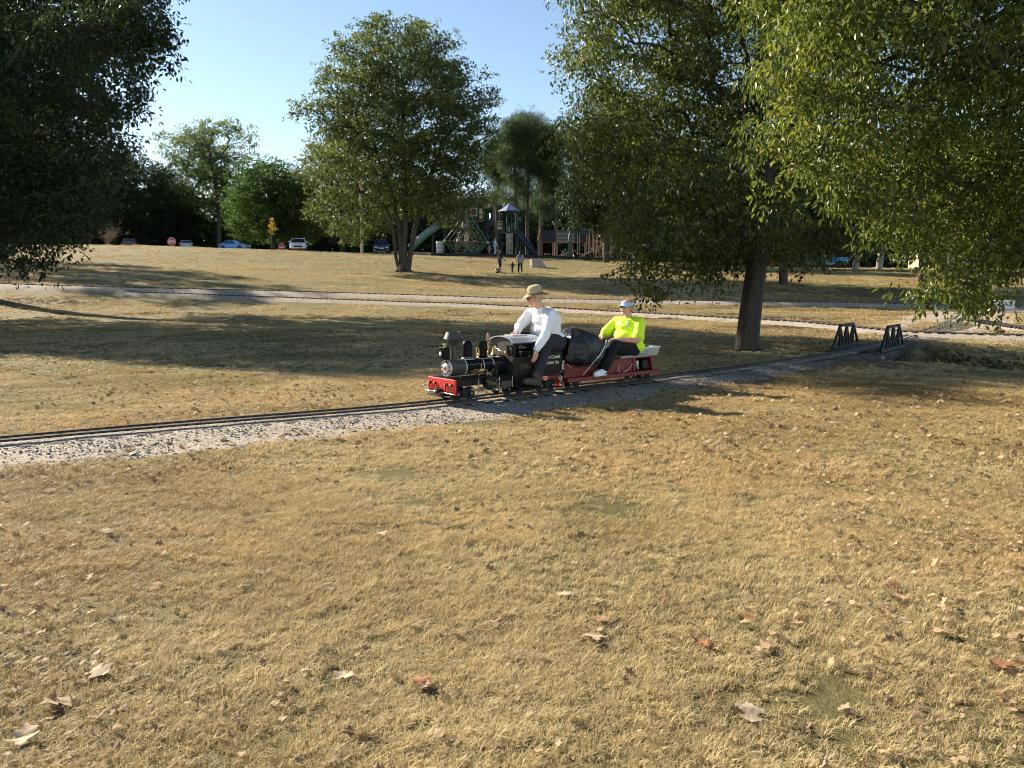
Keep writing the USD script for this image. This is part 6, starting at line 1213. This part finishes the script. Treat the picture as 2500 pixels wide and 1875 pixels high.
car('light blue sedan seen from the side beyond the crest of the field', park(573, 615, 124), math.radians(-14), BLU, 4.5, 1.76, 1.46)
car('dark blue estate car with roof rails, facing the camera left of the maple', park(931, 622, 98), math.radians(-80), DKB, 4.7, 1.86, 1.68, 'suv')
car('dark car whose rear window shows above the crest at the far left', park(316, 606, 112), math.radians(114), DKG, 4.7, 1.84, 1.5, 'suv')
car('pale roof of a car just showing above the crest by the stop sign', park(455, 615, 122), math.radians(111), SIL, 4.5, 1.8, 1.42)
car('black pickup truck cut off by the left edge of the view', park(-70, 640, 62), math.radians(12), BLK, 5.6, 1.95, 1.85, 'truck')
car('blue pickup truck parked under the trees on the right', park(2000, 653, 88), math.radians(170), carpaint('mid_blue_car_paint', (.06, .25, .5)), 5.4, 1.95, 1.8, 'truck')
car('red car under the trees behind the big dark trunk', park(1897, 655, 90), math.radians(175), carpaint('red_car_paint', (.4, .03, .025)), 4.6, 1.8, 1.5)
# signs and pole
RS = mat('red_sign_face', (.5, .05, .06), .5); WS = mat('white_sign_print', (.75, .72, .7), .5); GP = mat('galvanised_post', (.3, .31, .3), .5, .5)
for u, v, Y, txt, rad, lb in ((419, 590, 90, 'STOP', .46, 'red octagonal STOP sign on a post at the crest'), (688, 603.5, 96, '', .42, 'dim red round do-not-enter sign behind the thin sapling')):
    c = at(u, v, Y); z0 = H(c[0], c[1]) - .2; t = thing('road_sign', lb, 'road sign', (c[0], c[1], 0))
    c = V3(0, 0, c[2])
    part(t, 'post', box(-.03, .03, .03, .06, z0, c[2] + .3), GP, False)
    n_ = 8 if txt else 24; a = np.arange(n_) * 2 * np.pi / n_ + np.pi / 8
    oct_ = [(math.cos(q) * rad, math.sin(q) * rad) for q in a]; inn = [(x * .92, y * .92) for x, y in oct_]
    part(t, 'sign_border', prism([(x, y + c[2]) for x, y in oct_], 0, .015), WS, False); part(t, 'sign_face', prism([(x, y + c[2]) for x, y in inn], -.012, -.003), RS, False)
    if txt:
        tg = text(txt, .26, .004); v_ = tg[0]; w = v_[:, 0].max(); part(t, 'lettering', (np.stack([(v_[:, 0] - w / 2) * (.74 / w), -.016 - v_[:, 2], v_[:, 1] - .13 + c[2]], 1), tg[1]), WS, False)
    else: part(t, 'white_bar', box(-.27, .27, -.02, -.014, c[2] - .06, c[2] + .06), WS, False)
c = at(884, 624, 84); z0 = H(c[0], c[1]); up = thing('utility_pole', 'pale wooden utility pole left of the maple trunk', 'utility pole', (c[0], c[1], z0))
part(up, 'pole', tube([(0, 0, -.3), (.02, 0, 4.), (0, .02, 8.5)], [.15, .13, .1], 10), M['barkpale'] if False else mat('weathered_pole_wood', (.36, .28, .21), .85, 0, .2, 4, .3), True)
part(up, 'crossarm', cbox((0, 0, 8.1), (1.6, .1, .12)), M['sleeper'], False)
# dark shed and pale wall glimpsed at right
o = at(2340, 655, 92); zz = H(o[0], o[1]); shd = thing('shed', 'pale tan building glimpsed under the branches at the far right', 'building', (o[0], o[1], zz - .2))
part(shd, 'wall', box(-3.2, 3.2, 0, 5, 0, 2.4), mat('tan_render', (.42, .3, .2), .85, 0, .15, 1.5), False); part(shd, 'roof', hullp([(-3.6, -.4, 2.4), (3.6, -.4, 2.4), (-3.6, 5.4, 2.4), (3.6, 5.4, 2.4), (-3.6, 2.5, 3.9), (3.6, 2.5, 3.9)]), DKW, False)
for x in (-1.8, 0., 1.8):
    w = part(shd, 'window', box(x - .45, x + .45, -.05, -.01, 1.0, 1.9), GLASSD, False); part(w, 'frame', [box(x - .52, x + .52, -.07, -.052, .93, 1.0), box(x - .52, x + .52, -.07, -.052, 1.9, 1.97)], WS, False) if False else None

# ------------------------------------------------------------------ fallen leaves
def leaf_shape(seed, L=1.):
    """a lobed oak leaf, curled as it dried"""
    r = np.random.default_rng(seed); n = 13; t = np.linspace(0, 1, n); w = .28 * np.sin(np.pi * t ** .8) * (1 + .55 * np.cos(t * 5.2 * 2 * np.pi * .55)) + .012; w[0] = .012; w[-1] = .01
    cu, cv = r.uniform(-.5, .9), r.uniform(-.3, .6)
    mid = np.stack([t - .5, .04 * np.sin(t * 4 + seed), .28 * cu * (t - .5) ** 2 + .05 * np.sin(t * 7 + seed)], 1)
    Lf = mid + np.stack([-.12 * w, w, .9 * cv * w ** 2 * 4 * (.6 + r.random(n) * .5) * .5], 1); Rt = mid + np.stack([-.12 * w, -w, .9 * cv * w ** 2 * 4 * (.6 + r.random(n) * .5) * .5], 1)
    V = np.vstack([mid, Lf, Rt]) * L; k = np.arange(n - 1)[:, None]
    F = np.vstack([k + [0, 1, n + 1], k + [0, n + 1, n], np.hstack([k + 0, k + 2 * n, k + 2 * n + 1]), np.hstack([k + 0, k + 2 * n + 1, k + 1])])
    st = tube([V[0], V[0] + V3(-.09, .01, .015) * L, V[0] + V3(-.17, .03, .0) * L], .008 * L, 4); return J([(V, F), st])
LS = [leaf_shape(s_) for s_ in (1, 2, 3, 4, 5, 6)]
def litter(Y0, Y1, n, s0, s1, name):
    area = field(Y0, Y1, n / (.74 * (Y1 ** 2 - Y0 ** 2)))
    cl = meshkit.fbm(np.c_[area * .35, np.zeros(len(area))], 3, 41); band = np.exp(-((area[:, 1] - 11.5) / 3.) ** 2) * (area[:, 0] > 2)
    P = area[rng.random(len(area)) < np.clip((cl - .3) * 2.2 + .5 * band, .06, 1)]; n = len(P)
    q = (Rot.from_euler('z', rng.uniform(0, 6.28, n)) * Rot.from_euler('x', rng.normal(0, .45, n)) * Rot.from_euler('y', rng.normal(0, .35, n))).as_quat()
    instancer(numbered('/World/' + name), [(nm, g) for nm, g in zip(('oak_leaf_flat', 'oak_leaf_curled', 'oak_leaf_folded', 'oak_leaf_wide', 'oak_leaf_dry', 'oak_leaf_bent'), LS)], np.c_[P, height(P) + .028], q, rng.uniform(s0, s1, n), rng.integers(0, 6, n), M['litter'])
litter(2.2, 7, 7000, .018, .06, 'leaf_litter'); litter(7, 26, 16000, .04, .1, 'leaf_litter')
TAN_L = {k: mat(k + '_dry_leaf', c, .85, 0, .22, 25, .3, 60, .1) for k, c in (('pale', (.44, .33, .22)), ('tan', (.34, .22, .13)), ('orange', (.3, .14, .07)), ('grey', (.38, .3, .2)), ('brown', (.2, .11, .06)))}
for u, v, L, c, lb in ((1452, 1565, .17, 'pale', 'large pale curled leaf, biggest in the centre of the foreground'), (1380, 1460, .12, 'pale', 'pale leaf with a folded edge, above and left of the biggest centre leaf'), (1715, 1578, .13, 'orange', 'bright orange narrow leaf right of the biggest centre leaf'), (1830, 1757, .16, 'pale', 'pale wide leaf near the bottom, right of centre'),
                    (1462, 1480, .1, 'tan', 'tan leaf just right of the folded pale leaf'), (1470, 1525, .12, 'tan', 'tan leaf lying just above the biggest centre leaf'), (1205, 1535, .1, 'tan', 'tan upright leaf left of the biggest centre leaf'), (1622, 1470, .11, 'brown', 'dark brown leaf right of the tan pair in mid foreground'), (1028, 1682, .14, 'orange', 'orange-brown star-lobed leaf left of centre near the bottom'), (843, 1660, .12, 'pale', 'small pale star-shaped leaf left of the orange-brown lobed leaf'),
                    (238, 1655, .16, 'grey', 'large grey-tan crumpled leaf in the left foreground'), (140, 1727, .15, 'grey', 'pale grey leaf standing on edge, lower left'), (60, 1812, .16, 'pale', 'pale leaf in the bottom left corner'), (1830, 1515, .09, 'orange', 'small orange leaf right of the dark brown leaf'), (1945, 1530, .1, 'tan', 'tan leaf to the right of the small orange leaf'), (2210, 1527, .09, 'pale', 'small pale oval leaf far right of the foreground'), (2300, 1555, .13, 'tan', 'tan lobed leaf near the right edge'), (2440, 1640, .13, 'orange', 'orange-tan leaf at the right edge of the foreground'),
                    (2180, 1440, .11, 'orange', 'orange leaf among twigs in the right middle foreground'), (2190, 1470, .1, 'tan', 'tan leaf just below the orange leaf among twigs'), (258, 1305, .13, 'grey', 'grey crumpled leaf at the left, below the gravel'), (602, 1278, .14, 'brown', 'brown-backed leaf with pale edge in the left middle'), (930, 1312, .12, 'pale', 'pale forked leaf in the middle of the lawn'), (545, 1152, .09, 'orange', 'lone red-orange leaf below the gravel'), (310, 1113, .2, 'grey', 'large pale leaf lying on the edge of the gravel'), (2155, 1110, .15, 'pale', 'pale leaf on the sunlit straw patch at right'),
                    (1875, 1890 - 300, .11, 'tan', 'tan leaf between the orange leaf and the pale oval leaf'), (120, 1205, .1, 'pale', 'pale leaf at the far left below the gravel'), (800, 1440, .12, 'tan', 'pale tan cluster leaf left of the lawn centre'), (380, 1440, .11, 'tan', 'tan leaf with dark shadow in the left lawn')):
    g = hit(u, v, 2., 30.); s_ = (int(u) * 7 + int(v)) % 6; r_ = np.random.default_rng(int(u))
    R3 = Rot.from_euler('zyx', [r_.uniform(0, 6.28), r_.normal(0, .1), r_.normal(0, .12)]).as_matrix()
    t = thing('fallen_leaf', lb, 'leaf', (g[0], g[1], H(g[0], g[1]) + .014), group='conspicuous fallen leaves'); part(t, 'blade', xf(LS[s_], R3, (0, 0, .01), L * .85), TAN_L[c], 60)
